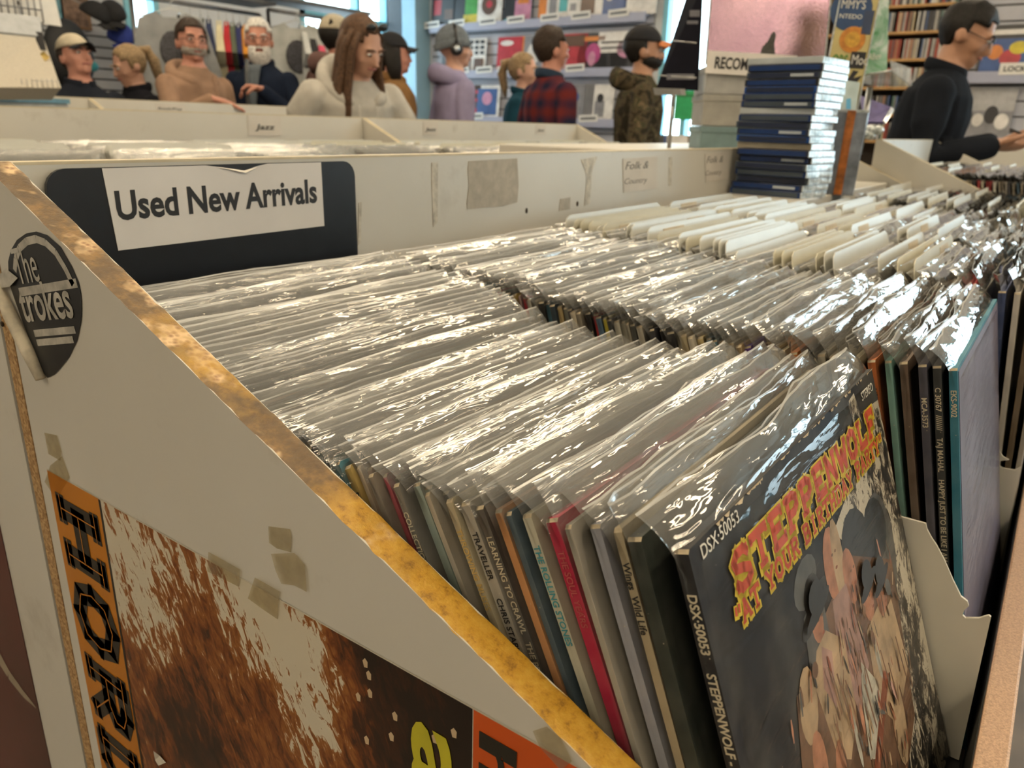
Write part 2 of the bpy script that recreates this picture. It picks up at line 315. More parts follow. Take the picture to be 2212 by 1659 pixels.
def m_pane():
    m, nt, b, out = new_mat('window_glass'); nt.nodes.remove(b)
    t = nt.nodes.new('ShaderNodeBsdfTransparent'); t.inputs[0].default_value = (0.95,0.99,0.98,1); g = nt.nodes.new('ShaderNodeBsdfGlossy'); g.inputs['Roughness'].default_value = 0.02
    x = nt.nodes.new('ShaderNodeMixShader'); x.inputs[0].default_value = 0.06
    nt.links.new(t.outputs[0], x.inputs[1]); nt.links.new(g.outputs[0], x.inputs[2]); nt.links.new(x.outputs[0], out.inputs[0]); return m
PANE = m_pane()
def window(n, axis, at, a0, a1, z0, z1, vbars, hbars):
    fr = MB(); fw = 0.045
    def bx(p, q, c, d):
        fr.box(at-0.02, at+0.09, p, q, c, d) if axis == 'x' else fr.box(p, q, at-0.02, at+0.09, c, d)
    bx(a0, a0+fw, z0, z1); bx(a1-fw, a1, z0, z1); bx(a0, a1, z0, z0+fw); bx(a0, a1, z1-fw, z1)
    for v in vbars: bx(v-fw/2, v+fw/2, z0, z1)
    for h in hbars: bx(a0, a1, h-fw/2, h+fw/2)
    o = struct(fr, 'window_%d' % n, FRAMEM); p = MB()
    xs = [a0]+list(vbars)+[a1]; zs = [z0]+list(hbars)+[z1]
    for i in range(len(xs)-1):
        for j in range(len(zs)-1):
            q = MB(); lo, hi = xs[i]+0.02, xs[i+1]-0.02
            q.box(at+0.03, at+0.036, lo, hi, zs[j]+0.02, zs[j+1]-0.02) if axis == 'x' else q.box(lo, hi, at+0.03, at+0.036, zs[j]+0.02, zs[j+1]-0.02)
            q.build('pane', PANE, o)
window(1, 'x', RX, *R_HOLES[0], [-3.2, -2.65, -2.1, -1.6], [1.85])
window(2, 'x', RX, *R_HOLES[1], [2.86], [1.55])
window(3, 'y', BY, *B_HOLES[0], [], [])
window(4, 'y', BY, *B_HOLES[1], [5.93], [2.2])
struct(MB().bbox(6.28, 6.5, 5.74, 5.93, 0, CEIL, 0.01), 'trim_1', plain('pillar_blue', (0.27,0.44,0.55), 0.5, 0.06, 5))
def m_slat():
    m, nt, b, out = new_mat('slatwall_grey'); v = coords(nt); n = noise_t(nt, v, 6)
    r = ramp(nt, n.outputs['Fac'], [(0.3, (0.40,0.41,0.47)), (0.7, (0.47,0.48,0.54))]); nt.links.new(r.outputs[0], b.inputs['Base Color']); b.inputs['Roughness'].default_value = 0.5; return m
SLAT = m_slat()
def slatwall(axis, at, a0, a1, z0, z1, pitch, name, lab, mat):
    root = empty(name, (at, (a0+a1)/2, 0) if axis == 'x' else ((a0+a1)/2, at, 0), (0,0,0), lab, 'slatwall')
    z = z0
    while z < z1:
        h = min(pitch-0.012, z1-z); mb = MB(); L = (a1-a0)/2
        mb.box(-0.022, 0, -L, L, z, z+h) if axis == 'x' else mb.box(-L, L, -0.022, 0, z, z+h)
        mb.build('slat', mat, root); z += pitch
    mb = MB(); mb.box(-0.008, -0.001, -L, L, z0, z1) if axis == 'x' else mb.box(-L, L, -0.008, -0.001, z0, z1)
    mb.build('backing', DARKBOX, root)
    return root
slatwall('x', RX-0.002, 3.2, 5.70, 0.3, 2.9, 0.10, 'slatwall', 'blue-grey slatwall carrying the rows of record covers behind the shoppers', SLAT)
slatwall('x', RX-0.002, -0.35, 0.80, 0.3, 2.9, 0.10, 'slatwall', 'grey slatwall at the far right behind the man in the dark blazer', SLAT)
slatwall('y', BY-0.002, 1.2, 3.42, 0.3, 2.9, 0.075, 'slatwall', 'pale grey slatwall behind the man in the cream cap', plain('slatwall_pale', (0.42,0.43,0.46), 0.5, 0.05, 4))
# ceiling light panels
LAMP = plain('lit_diffuser', (0.9,0.88,0.8), 0.6, 0.02, 5, emit=((1.0,0.815,0.56), LAMP_W)); TRIMW = plain('lamp_frame', (0.7,0.7,0.68), 0.5)
for ix, x in enumerate((-1.8, 0.6, 2.6, 4.9)):
    for iy, y in enumerate((-3.0, -1.2, 0.7, 2.6, 4.6)):
        if ix == 0 and iy in (0, 4): continue  # left row is added, out of view, to brighten the end panel
        root = empty('ceiling_light', (x, y, CEIL), (0,0,0), 'recessed ceiling light panel, %s row from the front, %s from the left wall' % (['first','second','third','fourth','fifth'][iy], ['first','second','third','fourth'][ix]), 'light', 'ceiling light panels')
        f = MB()
        for a in ((-0.64,-0.60,-0.33,0.33),(0.60,0.64,-0.33,0.33),(-0.60,0.60,-0.33,-0.30),(-0.60,0.60,0.30,0.33)): f.box(a[0], a[1], a[2], a[3], -0.03, 0.0)
        f.build('frame', TRIMW, root); MB().box(-0.60, 0.60, -0.30, 0.30, -0.012, -0.004).build('reflector', TRIMW, root)
        for t in (-0.15, 0.15): MB().box(-0.58, 0.58, t-0.03, t+0.03, -0.026, -0.014).build('tube_diffuser', LAMP, root)
# ------------------------------------------------------------------ record bins
SL = 0.449; BASE0 = 0.9235              # side panels fall towards the shopper with this slope
PX0, PX1 = 0.2435, 0.2634               # near end panel, outer and inner face
BINZ = 0.784
def chip_strip(x0, x1, y0, y1, zf, mat, jit=0.0007, n=90, lift=0.0006):
    mb = MB(); rr = random.Random(3)
    def fn(u, v):
        y = y0+(y1-y0)*u; x = x0+(x1-x0)*v; e = min(v, 1-v)
        dz = lift - (0.0007 if e < 0.01 else 0.0) + 0.0005*noise.noise(Vector((x*200, y*120, 3)))
        j = jit*noise.noise(Vector((y*150, v*9, 1)))*2 if e < 0.01 else 0
        return Vector((x+j, y, zf(y)+dz))
    vv = [0, 0.12, 0.3, 0.5, 0.7, 0.88, 1]
    vs = [fn(i/n, v) for v in vv for i in range(n+1)]; w = n+1
    mb.add(vs, [(j*w+i, j*w+i+1, (j+1)*w+i+1, (j+1)*w+i) for j in range(len(vv)-1) for i in range(n)], True)
    return mb
def panel_mb(x0, x1, y0, y1, zf, zb=0.0):
    mb = MB(); pts = [(y0, zb), (y1, zb), (y1, zf(y1)), (y0, zf(y0))]
    mb.prism(pts, lambda y, z: Vector((x0, y, z)), lambda y, z: Vector((x1, y, z))); return mb
zline = lambda y: BASE0 + SL*y
bin1 = empty('record_bin', (0,0,0), (0,0,0), 'long white record bin in the foreground with worn chipboard edges and a sign board', 'record bin')
panel_mb(PX0, PX1, -0.043, 0.647, zline).build('side_panel', LAM, bin1)
chip_strip(PX0-0.0001, PX1+0.0001, -0.043, 0.6465, zline, CHIP).build('chipboard_edge', CHIP, bin1)['label'] = 'worn ochre chipboard edge'
MB().box(PX0+0.001, 2.619, 0.649, 0.667, 0.0, 1.2112).build('back_board', LAM, bin1)
MB().box(PX0+0.0002, PX0+0.0012, 0.6505, 0.6655, 0.0, 1.2105).build('board_end', RAWCHIP, bin1)
MB().box(PX0+0.001, 2.619, 0.6488, 0.6672, 1.2112, 1.2135).build('edge_band', plain('edge_band', (0.60,0.52,0.36), 0.5), bin1)
for xx in (2.60,):
    panel_mb(xx, xx+0.019, -0.043, 0.647, zline).build('side_panel', LAM, bin1)
    chip_strip(xx, xx+0.019, -0.043, 0.646, zline, LAM, n=30).build('panel_edge', plain('panel_edge_tan', (0.50,0.42,0.27), 0.6), bin1)
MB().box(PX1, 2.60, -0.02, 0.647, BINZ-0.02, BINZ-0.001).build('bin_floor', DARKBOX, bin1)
LIPM = plain('speckled_laminate', (0.50,0.33,0.22), 0.35, 0.25, 700)
fl = MB(); fl.bbox(PX1, 2.60, -0.043, -0.0235, 0.10, 0.865, 0.002); fl.build('front_lip', LIPM, bin1)
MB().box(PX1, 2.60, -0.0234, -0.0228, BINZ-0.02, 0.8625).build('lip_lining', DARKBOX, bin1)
# the bin standing back to back with it
zb = lambda y: 1.2112 - SL*(y-0.669)
bin2 = empty('record_bin', (0,0.67,0), (0,0,0), 'white record bin standing back to back with the foreground bin', 'record bin')
mb = MB(); mb.prism([(0.0,0.0),(0.60,0.0),(0.60,zb(1.27)),(0.0,zb(0.67))], lambda y, z: Vector((PX0, y, z)), lambda y, z: Vector((PX1, y, z))); mb.build('side_panel', LAM, bin2)
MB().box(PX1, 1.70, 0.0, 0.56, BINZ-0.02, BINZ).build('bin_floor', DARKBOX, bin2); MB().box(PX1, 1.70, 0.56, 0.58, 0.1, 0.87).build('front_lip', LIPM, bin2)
# two further bins across the aisles, facing the camera
def far_bin(x0, x1, Y, ztop, panels, label):
    o = ztop - (BASE0 + SL*0.647); root = empty('record_bin', (0, Y-0.647, 0), (0,0,0), label, 'record bin')
    zl = lambda y: BASE0 + SL*y + o
    MB().box(x0, x1, 0.647, 0.665, 0.0, ztop).build('back_board', LAM, root)
    MB().box(x0, x1, 0.6468, 0.6652, ztop, ztop+0.003).build('edge_band', MATS['edge_band'], root)
    for p in panels:
        panel_mb(p, p+0.019, -0.043, 0.647, zl).build('side_panel', LAM, root)
        chip_strip(p, p+0.019, -0.043, 0.646, zl, LAM, n=16).build('panel_edge', MATS['panel_edge_tan'], root)
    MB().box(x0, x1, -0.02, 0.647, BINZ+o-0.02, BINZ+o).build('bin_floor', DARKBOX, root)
    MB().box(x0, x1, -0.043, -0.0235, 0.1, 0.865+o).build('front_lip', LAM, root)
    return root, o
jazz, JO = far_bin(0.30, 3.50, 2.10, 1.258, [0.30, 2.015, 3.48], 'white record bin across the aisle with jazz labels on its back board')
third, TO = far_bin(1.79, 3.70, 3.90, 1.315, [1.97, 3.68], 'white record bin third from the front, before the standing shoppers')

unit2, UO = far_bin(2.622, 3.69, 0.505, 1.236, [2.622, 3.671], 'short white record bin at the right before the man in the blazer')
# ------------------------------------------------------------------ records
LP = 0.315
def ordinal(n): return '%d%s' % (n, 'th' if 10 <= n % 100 <= 20 else {1:'st',2:'nd',3:'rd'}.get(n % 10, 'th'))
def sleeve_mesh(seed, ext=0.024, T=0.0055, nu=22):
    r = random.Random(seed); mb = MB(); zs = [0.0, 0.10, 0.19, 0.25, 0.285, 0.303, 0.312, 0.318, 0.325, 0.332, LP+ext-0.0012, LP+ext]
    ph = r.random()*40; bend = r.uniform(0.004, 0.016); x0, x1 = -0.004, 0.321; op = r.uniform(0.0005, 0.004)
    def sheet(side):
        def fn(u, v):
            k = v*(len(zs)-1); i = min(int(k), len(zs)-2); z = zs[i]+(zs[i+1]-zs[i])*(k-i)
            x = x0+(x1-x0)*u; s = max(0.0, (z-0.300)/(LP+ext-0.300)); w = noise.noise(Vector((x*16+ph, z*9, side*0.7)))
            w2 = noise.noise(Vector((x*45+ph, z*25, side*3.1+ph))); w3 = noise.noise(Vector((x*7+ph*2, 0.3, 1.7)))
            y = (-0.0009 if side == 0 else T+0.0009); y = y*(1-s) + (T*0.5 + (op if side else -op))*s
            y += (0.0009*w+0.0005*w2)*(1 if side else -1)*0.7 - (0.0 if side else abs(w2)*0.0004)
            y += s*s*(bend + 0.007*w3) + s*(0.0028*w + 0.0012*w2)
            if s > 0: z += s*(0.0028*w3+0.0012*w2) - s*s*abs(bend)*0.35
            e = min(u, 1-u)
            if e < 0.03: y = y*(e/0.03) + (T*0.5 + s*s*(bend+0.007*w3))*(1-e/0.03)
            return Vector((x, y, z - 0.001))
        return fn
    mb.grid(nu, len(zs)-1, sheet(0)); mb.grid(nu, len(zs)-1, sheet(1)); n = nu*(len(zs)-1)
    for i in list(range(n-nu, n))+list(range(2*n-nu, 2*n)): mb.m[i] = 1
    return mb.mesh('sleeve', [SLEEVE, EDGE])
SLEEVES = [sleeve_mesh(s, 0.018+0.012*random.Random(s*7).random()) for s in range(14)]
def cover_mesh(t):
    mb = MB(); mb.box(0, LP, 0, t, 0, LP)
    mb.m = [0, 0, 0, 0, 0, 1]      # worn card shows on the top rim
    mb.add([(-0.0003, t*0.2, 0.30), (-0.0003, t*0.8, 0.30), (0.004, t*0.8, LP+0.0003), (0.004, t*0.2, LP+0.0003)], []); return mb
def cover_obj_mesh(t):
    mb = MB(); c = 0.0016
    pts = [(0.0, 0.0), (LP, 0.0), (LP, LP-c*0.5), (LP-c*0.6, LP), (c, LP), (0.0, LP-c)]
    mb.prism(pts, lambda x, z: Vector((x, 0.0, z)), lambda x, z: Vector((x, t, z)))
    # face order: front, back, sides bottom,right,tr,top,tl,left
    mb.m = [0, 0, 0, 0, 1, 0, 1, 0]; return mb.mesh('cover', [COVER, KRAFT])
CTH = [0.0035, 0.0045, 0.0055, 0.007]; COVERS = [cover_obj_mesh(t) for t in CTH]
TAPER = 0
PAL = [(0.55,0.48,0.36),(0.05,0.05,0.055),(0.62,0.58,0.50),(0.10,0.13,0.16),(0.35,0.32,0.26),(0.22,0.28,0.27),(0.60,0.55,0.45),(0.30,0.22,0.15),(0.16,0.16,0.17),(0.52,0.50,0.46),(0.42,0.36,0.25),(0.09,0.15,0.22),(0.50,0.30,0.16),(0.66,0.63,0.57)]
ACC = [(0.50,0.03,0.05),(0.72,0.28,0.06),(0.05,0.25,0.33),(0.60,0.45,0.10),(0.30,0.45,0.36),(0.18,0.10,0.42)]
REC_NAME = ['']
def make_record(x0, yb, lean, ti, col, label, group, r, spine=None, ink=None, ssize=0.0042, yaw=0.0, roll=0.0, sl=None, s_at=0.016, z0=BINZ):
    root = empty('vinyl_record', (x0, yb, z0), (0,0,0), label, 'record', group)
    REC_NAME[0] = root.name
    root.rotation_euler = (Matrix.Rotation(yaw, 3, 'Z') @ Matrix.Rotation(-lean, 3, 'X') @ Matrix.Rotation(roll, 3, 'Y')).to_euler()
    t = CTH[ti]; c = bpy.data.objects.new('cover', COVERS[ti]); link(c, root); c.color = (*col, 1)
    s = bpy.data.objects.new('sleeve', SLEEVES[r.randrange(len(SLEEVES)) if sl is None else sl]); link(s, root); s.scale = (1, t/0.0055, 1)
    s.location = (r.uniform(-0.002, 0.003), 0, r.uniform(-0.001, 0.003))
    if spine:
        w = min(ssize, t*0.95)
        lettering('spine_print', spine, w*1.25, ink or INK, (-0.0004, t*0.5+w*0.42, LP-s_at), (0,0,-1), (0,-1,0), root, depth=0.00008, bold=0.012)
    return root
GREY = CREAMINK; GOLD = plain('gold_ink', (0.60,0.42,0.14), 0.5); TEALINK = plain('teal_ink', (0.05,0.30,0.36), 0.6); PINKINK = plain('red_ink', (0.5,0.1,0.1), 0.6)
# colour, spine text, ink, thickness index : rows listed from the shopper backwards
ROW1 = [((0.03,0.04,0.035),None,None,3),((0.50,0.42,0.28),'Wings  Wild Life',INK,1),((0.34,0.35,0.40),'',None,2),((0.45,0.42,0.36),None,None,0),((0.52,0.02,0.07),'THE SOUL YEARS',PINKINK,3),
 ((0.56,0.54,0.42),'THE ROLLING STONES',TEALINK,2),((0.08,0.12,0.15),None,None,0),((0.62,0.30,0.12),None,None,1),((0.12,0.11,0.10),'LEARNING TO CRAWL   THE PRETENDERS',CREAMINK,2),((0.42,0.39,0.33),'TRAVELLER       CHRIS STAPLETON',INK,3),
 ((0.50,0.44,0.30),'THROWING MUSES',GOLD,1),((0.07,0.07,0.07),'MILES DAVIS',CREAMINK,1),((0.48,0.44,0.36),'',None,0),((0.20,0.26,0.22),None,None,2),((0.34,0.42,0.38),None,None,2),((0.22,0.21,0.19),'COLLECTION',CREAMINK,1),((0.10,0.09,0.09),None,None,1),
 ((0.45,0.10,0.12),None,None,1),((0.28,0.24,0.20),None,None,1),((0.52,0.36,0.28),None,None,1),((0.60,0.50,0.38),None,None,0),((0.58,0.42,0.14),'PAUL AND LINDA',INK,2),((0.10,0.28,0.36),'LIFESONG LS6005',CREAMINK,2),((0.14,0.24,0.24),None,None,1),((0.38,0.38,0.32),None,None,1),((0.12,0.16,0.15),None,None,1),((0.05,0.05,0.05),None,None,2)]
ROW2 = [((0.03,0.20,0.30),'EKS-9002',CREAMINK,2),((0.035,0.04,0.045),'C 30767  ////////    TAJ MAHAL    HAPPY JUST TO BE LIKE I AM',CREAMINK,2),((0.07,0.07,0.10),'      MCA-3573',CREAMINK,2),((0.16,0.11,0.08),None,None,2),((0.22,0.42,0.36),None,None,1),((0.52,0.15,0.04),'    HERBIE MANN',INK,2),((0.46,0.40,0.27),None,None,1),((0.10,0.10,0.10),None,None,1),((0.50,0.44,0.32),None,None,1),((0.52,0.48,0.38),None,None,2),((0.10,0.10,0.10),None,None,1),
 ((0.62,0.20,0.04),' D',INK,2),((0.48,0.40,0.26),None,None,1),((0.56,0.40,0.18),None,None,2),((0.18,0.10,0.08),None,None,1),((0.17,0.08,0.38),'      10-8',CREAMINK,2),((0.42,0.30,0.16),None,None,1),((0.60,0.56,0.46),'    It',INK,3),((0.66,0.62,0.54),None,None,1),((0.12,0.26,0.32),None,None,1),((0.10,0.22,0.30),None,None,1),((0.58,0.46,0.22),'   THE B',INK,2),((0.66,0.60,0.48),None,None,1),((0.56,0.46,0.28),'CHANGE',INK,2),((0.62,0.56,0.42),None,None,0),((0.02,0.02,0.022),None,None,3),((0.02,0.02,0.022),None,None,2),((0.04,0.04,0.05),None,None,1),((0.03,0.03,0.03),None,None,1),((0.60,0.55,0.45),' DL',INK,2),
 ((0.10,0.10,0.09),None,None,1),((0.40,0.36,0.28),None,None,1),((0.50,0.47,0.36),None,None,0),((0.66,0.62,0.50),'REPUBLIC',INK,2),((0.08,0.09,0.09),None,None,1),((0.62,0.52,0.06),None,None,0),((0.10,0.18,0.28),None,None,2),((0.55,0.03,0.04),'  RECALL',INK,2),((0.03,0.03,0.03),' THE V',CREAMINK,2),((0.30,0.26,0.20),None,None,1),((0.60,0.52,0.38),'EKSI EKS',INK,2),((0.08,0.07,0.07),None,None,1),((0.18,0.18,0.14),' LEGENT',CREAMINK,1),((0.56,0.42,0.20),None,None,2),((0.03,0.05,0.07),None,None,2),((0.06,0.16,0.22),None,None,1),((0.02,0.02,0.02),None,None,3),((0.40,0.34,0.20),None,None,2),((0.60,0.56,0.48),None,None,1),((0.50,0.02,0.05),None,None,3),((0.56,0.40,0.38),' KNOT',INK,1),((0.46,0.32,0.10),None,None,1),((0.06,0.08,0.10),None,None,2),((0.20,0.26,0.22),None,None,1),((0.50,0.05,0.06),None,None,1),((0.44,0.38,0.24),None,None,1),((0.02,0.03,0.03),None,None,3)]
CN = ['row beside the chipboard edge', 'second row from the chipboard', 'third row from the chipboard', 'fourth row from the chipboard', 'fifth row from the chipboard', 'sixth row', 'seventh row']
def cname(c):
    names = [('black',(0.04,0.04,0.045)),('cream',(0.60,0.56,0.47)),('tan',(0.50,0.42,0.28)),('grey',(0.36,0.36,0.35)),('red',(0.5,0.03,0.06)),('orange',(0.62,0.25,0.06)),('blue',(0.08,0.20,0.30)),('green',(0.25,0.40,0.34)),('purple',(0.18,0.10,0.40)),('brown',(0.25,0.17,0.10)),('yellow',(0.60,0.48,0.08))]
    return min(names, key=lambda n: sum((a-b)**2 for a, b in zip(n[1], c)))[0]
NEAR_LIMIT = 299
DIVM = plain('divider_plastic', (0.66,0.66,0.60), 0.35, 0.05, 12); DIVM2 = plain('divider_card', (0.64,0.61,0.48), 0.5, 0.06, 12); TAGM = plain('divider_label', (0.60,0.52,0.38), 0.7, 0.08, 30)
def divider_mesh(mat, h):
    mb = MB(); W = 0.318; c = 0.016
    pts = [(0,0),(W,0),(W,h-c),(W-c*0.3,h-c*0.3),(W-c,h),(c,h),(c*0.3,h-c*0.3),(0,h-c)]
    mb.prism(pts, lambda x, z: Vector((x,0,z)), lambda x, z: Vector((x,0.0011,z))); return mb.mesh('card', mat)
DIVS = [divider_mesh(DIVM, 0.348), divider_mesh(DIVM2, 0.344), divider_mesh(DIVM, 0.338)]
tg = MB(); tg.box(0, 0.07, -0.0006, -0.0001, 0, 0.022); TAGMESH = tg.mesh('label_strip', TAGM)
def make_divider(x0, yb, lean, r, label, group):
    root = empty('divider_card', (x0+r.uniform(-0.006, 0.006), yb, BINZ), (-lean,0,0), label, 'divider', group)
    k = r.randrange(3); link(bpy.data.objects.new('card', DIVS[k]), root)
    if r.random() < 0.45: t = link(bpy.data.objects.new('label_strip', TAGMESH), root); t.location = (r.choice((0.05,0.12,0.19)), 0, [0.348,0.344,0.338][k]-0.028)
    return root
XCOL = [0.2775+0.3375*i for i in range(7)]; XCOL[0] = 0.2760
count = 1
def interp(tab, y):
    if y <= tab[0][0]: return tab[0][1]
    for (a, va), (b, vb) in zip(tab, tab[1:]):
        if y <= b: return va + (vb-va)*(y-a)/(b-a)
    return tab[-1][1]
L1 = [(0.0,0.348),(0.02,0.36),(0.045,0.43),(0.08,0.47),(0.16,0.50),(0.23,0.46),(0.31,0.35),(0.42,0.24),(0.56,0.15)]
G1 = [(0.0,1.02),(0.16,1.05),(0.24,1.35),(0.40,1.35),(0.55,1.2)]
L2 = [(-0.0225,0.205),(0.0,0.24),(0.03,0.29),(0.09,0.35),(0.22,0.33),(0.36,0.24),(0.56,0.13)]; G2 = [(0,1.03),(0.2,1.08),(0.4,1.2)]
L3 = [(-0.0225,0.06),(0.0,0.12),(0.03,0.20),(0.09,0.30),(0.22,0.32),(0.36,0.24),(0.56,0.13)]
def lean_at(y, tab): return interp(tab, y)
def fill_column(ci, rows, y0, l0, seed, div_every=0, limit=999, yend=0.545, gapf=1.0, gt=None):
    global count
    r = random.Random(seed); y = y0; i = 0; nd = 0; x0 = XCOL[ci]
    while y < yend and i < limit and count < NEAR_LIMIT:
        if div_every and i >= 9 and r.random() < 1.0/div_every:
            nd += 1; make_divider(x0-0.002, y, lean_at(y, l0)-0.01, r, 'white plastic divider card, %s from the front, %s' % (ordinal(nd), CN[ci]), 'divider cards between the records'); y += 0.0035*r.uniform(1, 1.4)
        if i < len(rows): colr, txt, ink, ti = rows[i]
        else: colr = r.choice(PAL) if r.random() < 0.88 else r.choice(ACC); txt = ink = None; ti = r.choice((0,1,1,2,2))
        i += 1; n = i + (1 if ci == 0 else 0)
        sp = ('with a %s spine, ' % cname(colr)) if i <= len(rows) else ''
        lab = 'sleeved record %s%s from the front, %s' % (sp, ordinal(n), CN[ci])
        make_record(x0+r.uniform(-0.003, 0.006), y, lean_at(y, l0)+r.uniform(-0.006, 0.006), ti, colr, lab, 'sleeved records in the foreground bin', r, txt, ink, yaw=r.uniform(-0.004, 0.004))
        if ci == 1 and i == 1: MB().box(0.004, LP-0.002, -0.0005, -0.0001, 0.002, LP-0.003).build('cover_print', plain('lavender_print', (0.17,0.16,0.24), 0.4, 0.4, 9), bpy.data.objects[REC_NAME[0]])
        count += 1; y += (CTH[ti]+0.0011)*(gapf*interp(gt, y) if gt else gapf)*r.uniform(1.0, 1.25)
    return i, y
n1, _ = fill_column(0, ROW1, 0.0135, L1, 11, gt=G1)
n2, _ = fill_column(1, ROW2, -0.0225, L2, 12, gt=G2)
n3, _ = fill_column(2, [((0.40,0.36,0.30),None,None,1),((0.22,0.16,0.10),None,None,2),((0.60,0.56,0.50),None,None,2),((0.06,0.09,0.22),None,None,3),((0.10,0.10,0.09),None,None,2),((0.50,0.02,0.03),None,None,3),((0.30,0.28,0.24),None,None,2),((0.52,0.47,0.40),None,None,3),((0.10,0.10,0.10),None,None,2),((0.30,0.24,0.18),None,None,2),((0.05,0.05,0.05),None,None,2)], -0.0225, L3, 13, div_every=2.1, gapf=1.05)
n4, _ = fill_column(3, [], -0.0225, L3, 14, div_every=2.4, gapf=1.3)
n5, y5 = fill_column(4, [], -0.0225, L3, 15, div_every=2.6, gapf=1.6, yend=0.355)
# the front black album
A_LEAN, A_YAW, A_ROLL = math.radians(19.63), math.radians(-1.795), math.radians(-1.339)
AM = Matrix.Rotation(A_YAW, 3, 'Z') @ Matrix.Rotation(-A_LEAN, 3, 'X') @ Matrix.Rotation(A_ROLL, 3, 'Y')
AO = Vector((0.2775, 0.1018, 1.0805)) - LP*AM.col[2]
album = make_record(AO.x, AO.y, A_LEAN, 3, (0.012,0.014,0.02), 'black record sleeve with red and yellow slab lettering at the front of the bin', 'sleeved records in the foreground bin', random.Random(5), yaw=A_YAW, roll=A_ROLL, sl=3, z0=AO.z)
lettering('spine_print', 'DSX·50053     STEPPENWOLF - AT YOUR BIRTHDAY PARTY', 0.0062, CREAMINK, (-0.0004, 0.0052, LP-0.020), (0,0,-1), (0,-1,0), album, depth=0.0001, bold=0.02)
def fA(eps): return lambda u, v: Vector((u, -eps, LP-v))
def fB(eps): return lambda u, w: Vector((u, -eps, w))
def m_bark():
    m, nt, b, out = new_mat('black_white_bark_print'); v = coords(nt, scale=(1.0,1.0,0.55)); n = noise_t(nt, v, 95, 5, 0.75, 1.5); n2 = noise_t(nt, v, 20, 3)
    mx = ND(nt, 'ShaderNodeMath', operation='ADD'); nt.links.new(n.outputs['Fac'], mx.inputs[0]); nt.links.new(n2.outputs['Fac'], mx.inputs[1])
    r = ramp(nt, mx.outputs[0], [(0.47, (0.02,0.02,0.02)), (0.54, (0.16,0.13,0.10)), (0.58, (0.60,0.55,0.44))]); r.color_ramp.elements[0].position = 0.86; r.color_ramp.elements[1].position = 0.91; r.color_ramp.elements[2].position = 0.955
    hv = ND(nt, 'ShaderNodeMath', operation='MULTIPLY'); nt.links.new(mx.outputs[0], hv.inputs[0]); hv.inputs[1].default_value = 0.93; nt.links.new(hv.outputs[0], r.inputs[0])
    nt.links.new(r.outputs[0], b.inputs['Base Color']); b.inputs['Roughness'].default_value = 0.4; return m
PRM = [m_bark(), plain('print_dark_hat', (0.025,0.025,0.025), 0.4, 0.4, 60), plain('print_skin', (0.42,0.19,0.11), 0.4, 0.4, 70), plain('print_tan', (0.46,0.33,0.20), 0.4, 0.38, 45), plain('print_rose', (0.40,0.24,0.20), 0.4, 0.38, 45), plain('print_brown', (0.16,0.085,0.045), 0.4, 0.5, 50), plain('print_rust', (0.28,0.085,0.04), 0.4, 0.3, 40), plain('print_pale', (0.52,0.50,0.42), 0.4, 0.3, 80), plain('print_grey', (0.10,0.10,0.095), 0.4, 0.4, 50)]
art = MB(); lay = [0.0001]
def poly(mi, pts, grow=1):
    lay[0] += 0.000012; f = fA(lay[0]); art.mi = mi; art.add([f(*p) for p in pts], [tuple(range(len(pts)))])
def ell(mi, u, v, ru, rv, rot=0.0, n=14):
    c, s = math.cos(rot), math.sin(rot)
    poly(mi, [(u+ru*math.cos(2*math.pi*k/n)*c-rv*math.sin(2*math.pi*k/n)*s, v+ru*math.cos(2*math.pi*k/n)*s+rv*math.sin(2*math.pi*k/n)*c) for k in range(n)])
poly(0, [(0.245,0.006),(0.262,0.004),(0.268,0.020),(0.3145,0.024),(0.3145,0.314),(0.205,0.314),(0.222,0.25),(0.21,0.20),(0.23,0.16),(0.20,0.12),(0.192,0.085),(0.17,0.066),(0.20,0.058),(0.235,0.05),(0.25,0.03)])
poly(0, [(0.052,0.150),(0.060,0.146),(0.064,0.172),(0.056,0.19),(0.048,0.18)])
ell(8, 0.255, 0.115, 0.030, 0.040); ell(1, 0.205, 0.092, 0.030, 0.026, 0.3); ell(1, 0.248, 0.098, 0.026, 0.022, 0.2); ell(1, 0.205, 0.103, 0.040, 0.008, 0.2)
poly(5, [(0.12,0.10),(0.19,0.09),(0.27,0.13),(0.25,0.24),(0.18,0.27),(0.09,0.24)])
ell(2, 0.157, 0.080, 0.014, 0.022, 0.2); ell(3, 0.168, 0.085, 0.010, 0.028, 0.1); ell(2, 0.182, 0.100, 0.012, 0.018); poly(4, [(0.145,0.098),(0.172,0.100),(0.182,0.160),(0.150,0.175),(0.136,0.13)])
ell(8, 0.113, 0.070, 0.020, 0.012, -0.2); poly(8, [(0.10,0.085),(0.132,0.08),(0.13,0.12),(0.10,0.15),(0.085,0.15)])
ell(1, 0.118, 0.088, 0.026, 0.007, -0.25); ell(1, 0.118, 0.081, 0.014, 0.012, -0.2); ell(2, 0.117, 0.097, 0.009, 0.011)
poly(3, [(0.107,0.108),(0.126,0.106),(0.150,0.125),(0.145,0.17),(0.122,0.185),(0.095,0.165),(0.092,0.125)]); poly(4, [(0.115,0.11),(0.128,0.12),(0.118,0.15),(0.106,0.13)])
ell(2, 0.205, 0.128, 0.011, 0.014); poly(3, [(0.190,0.142),(0.222,0.140),(0.238,0.20),(0.205,0.215),(0.183,0.19)]); ell(2, 0.232, 0.138, 0.012, 0.015); poly(3, [(0.222,0.152),(0.250,0.150),(0.258,0.205),(0.232,0.215)])
ell(5, 0.238, 0.126, 0.015, 0.010); poly(7, [(0.168,0.150),(0.186,0.172),(0.190,0.186),(0.166,0.215),(0.150,0.205),(0.158,0.17)]); ell(7, 0.200, 0.165, 0.004, 0.016)
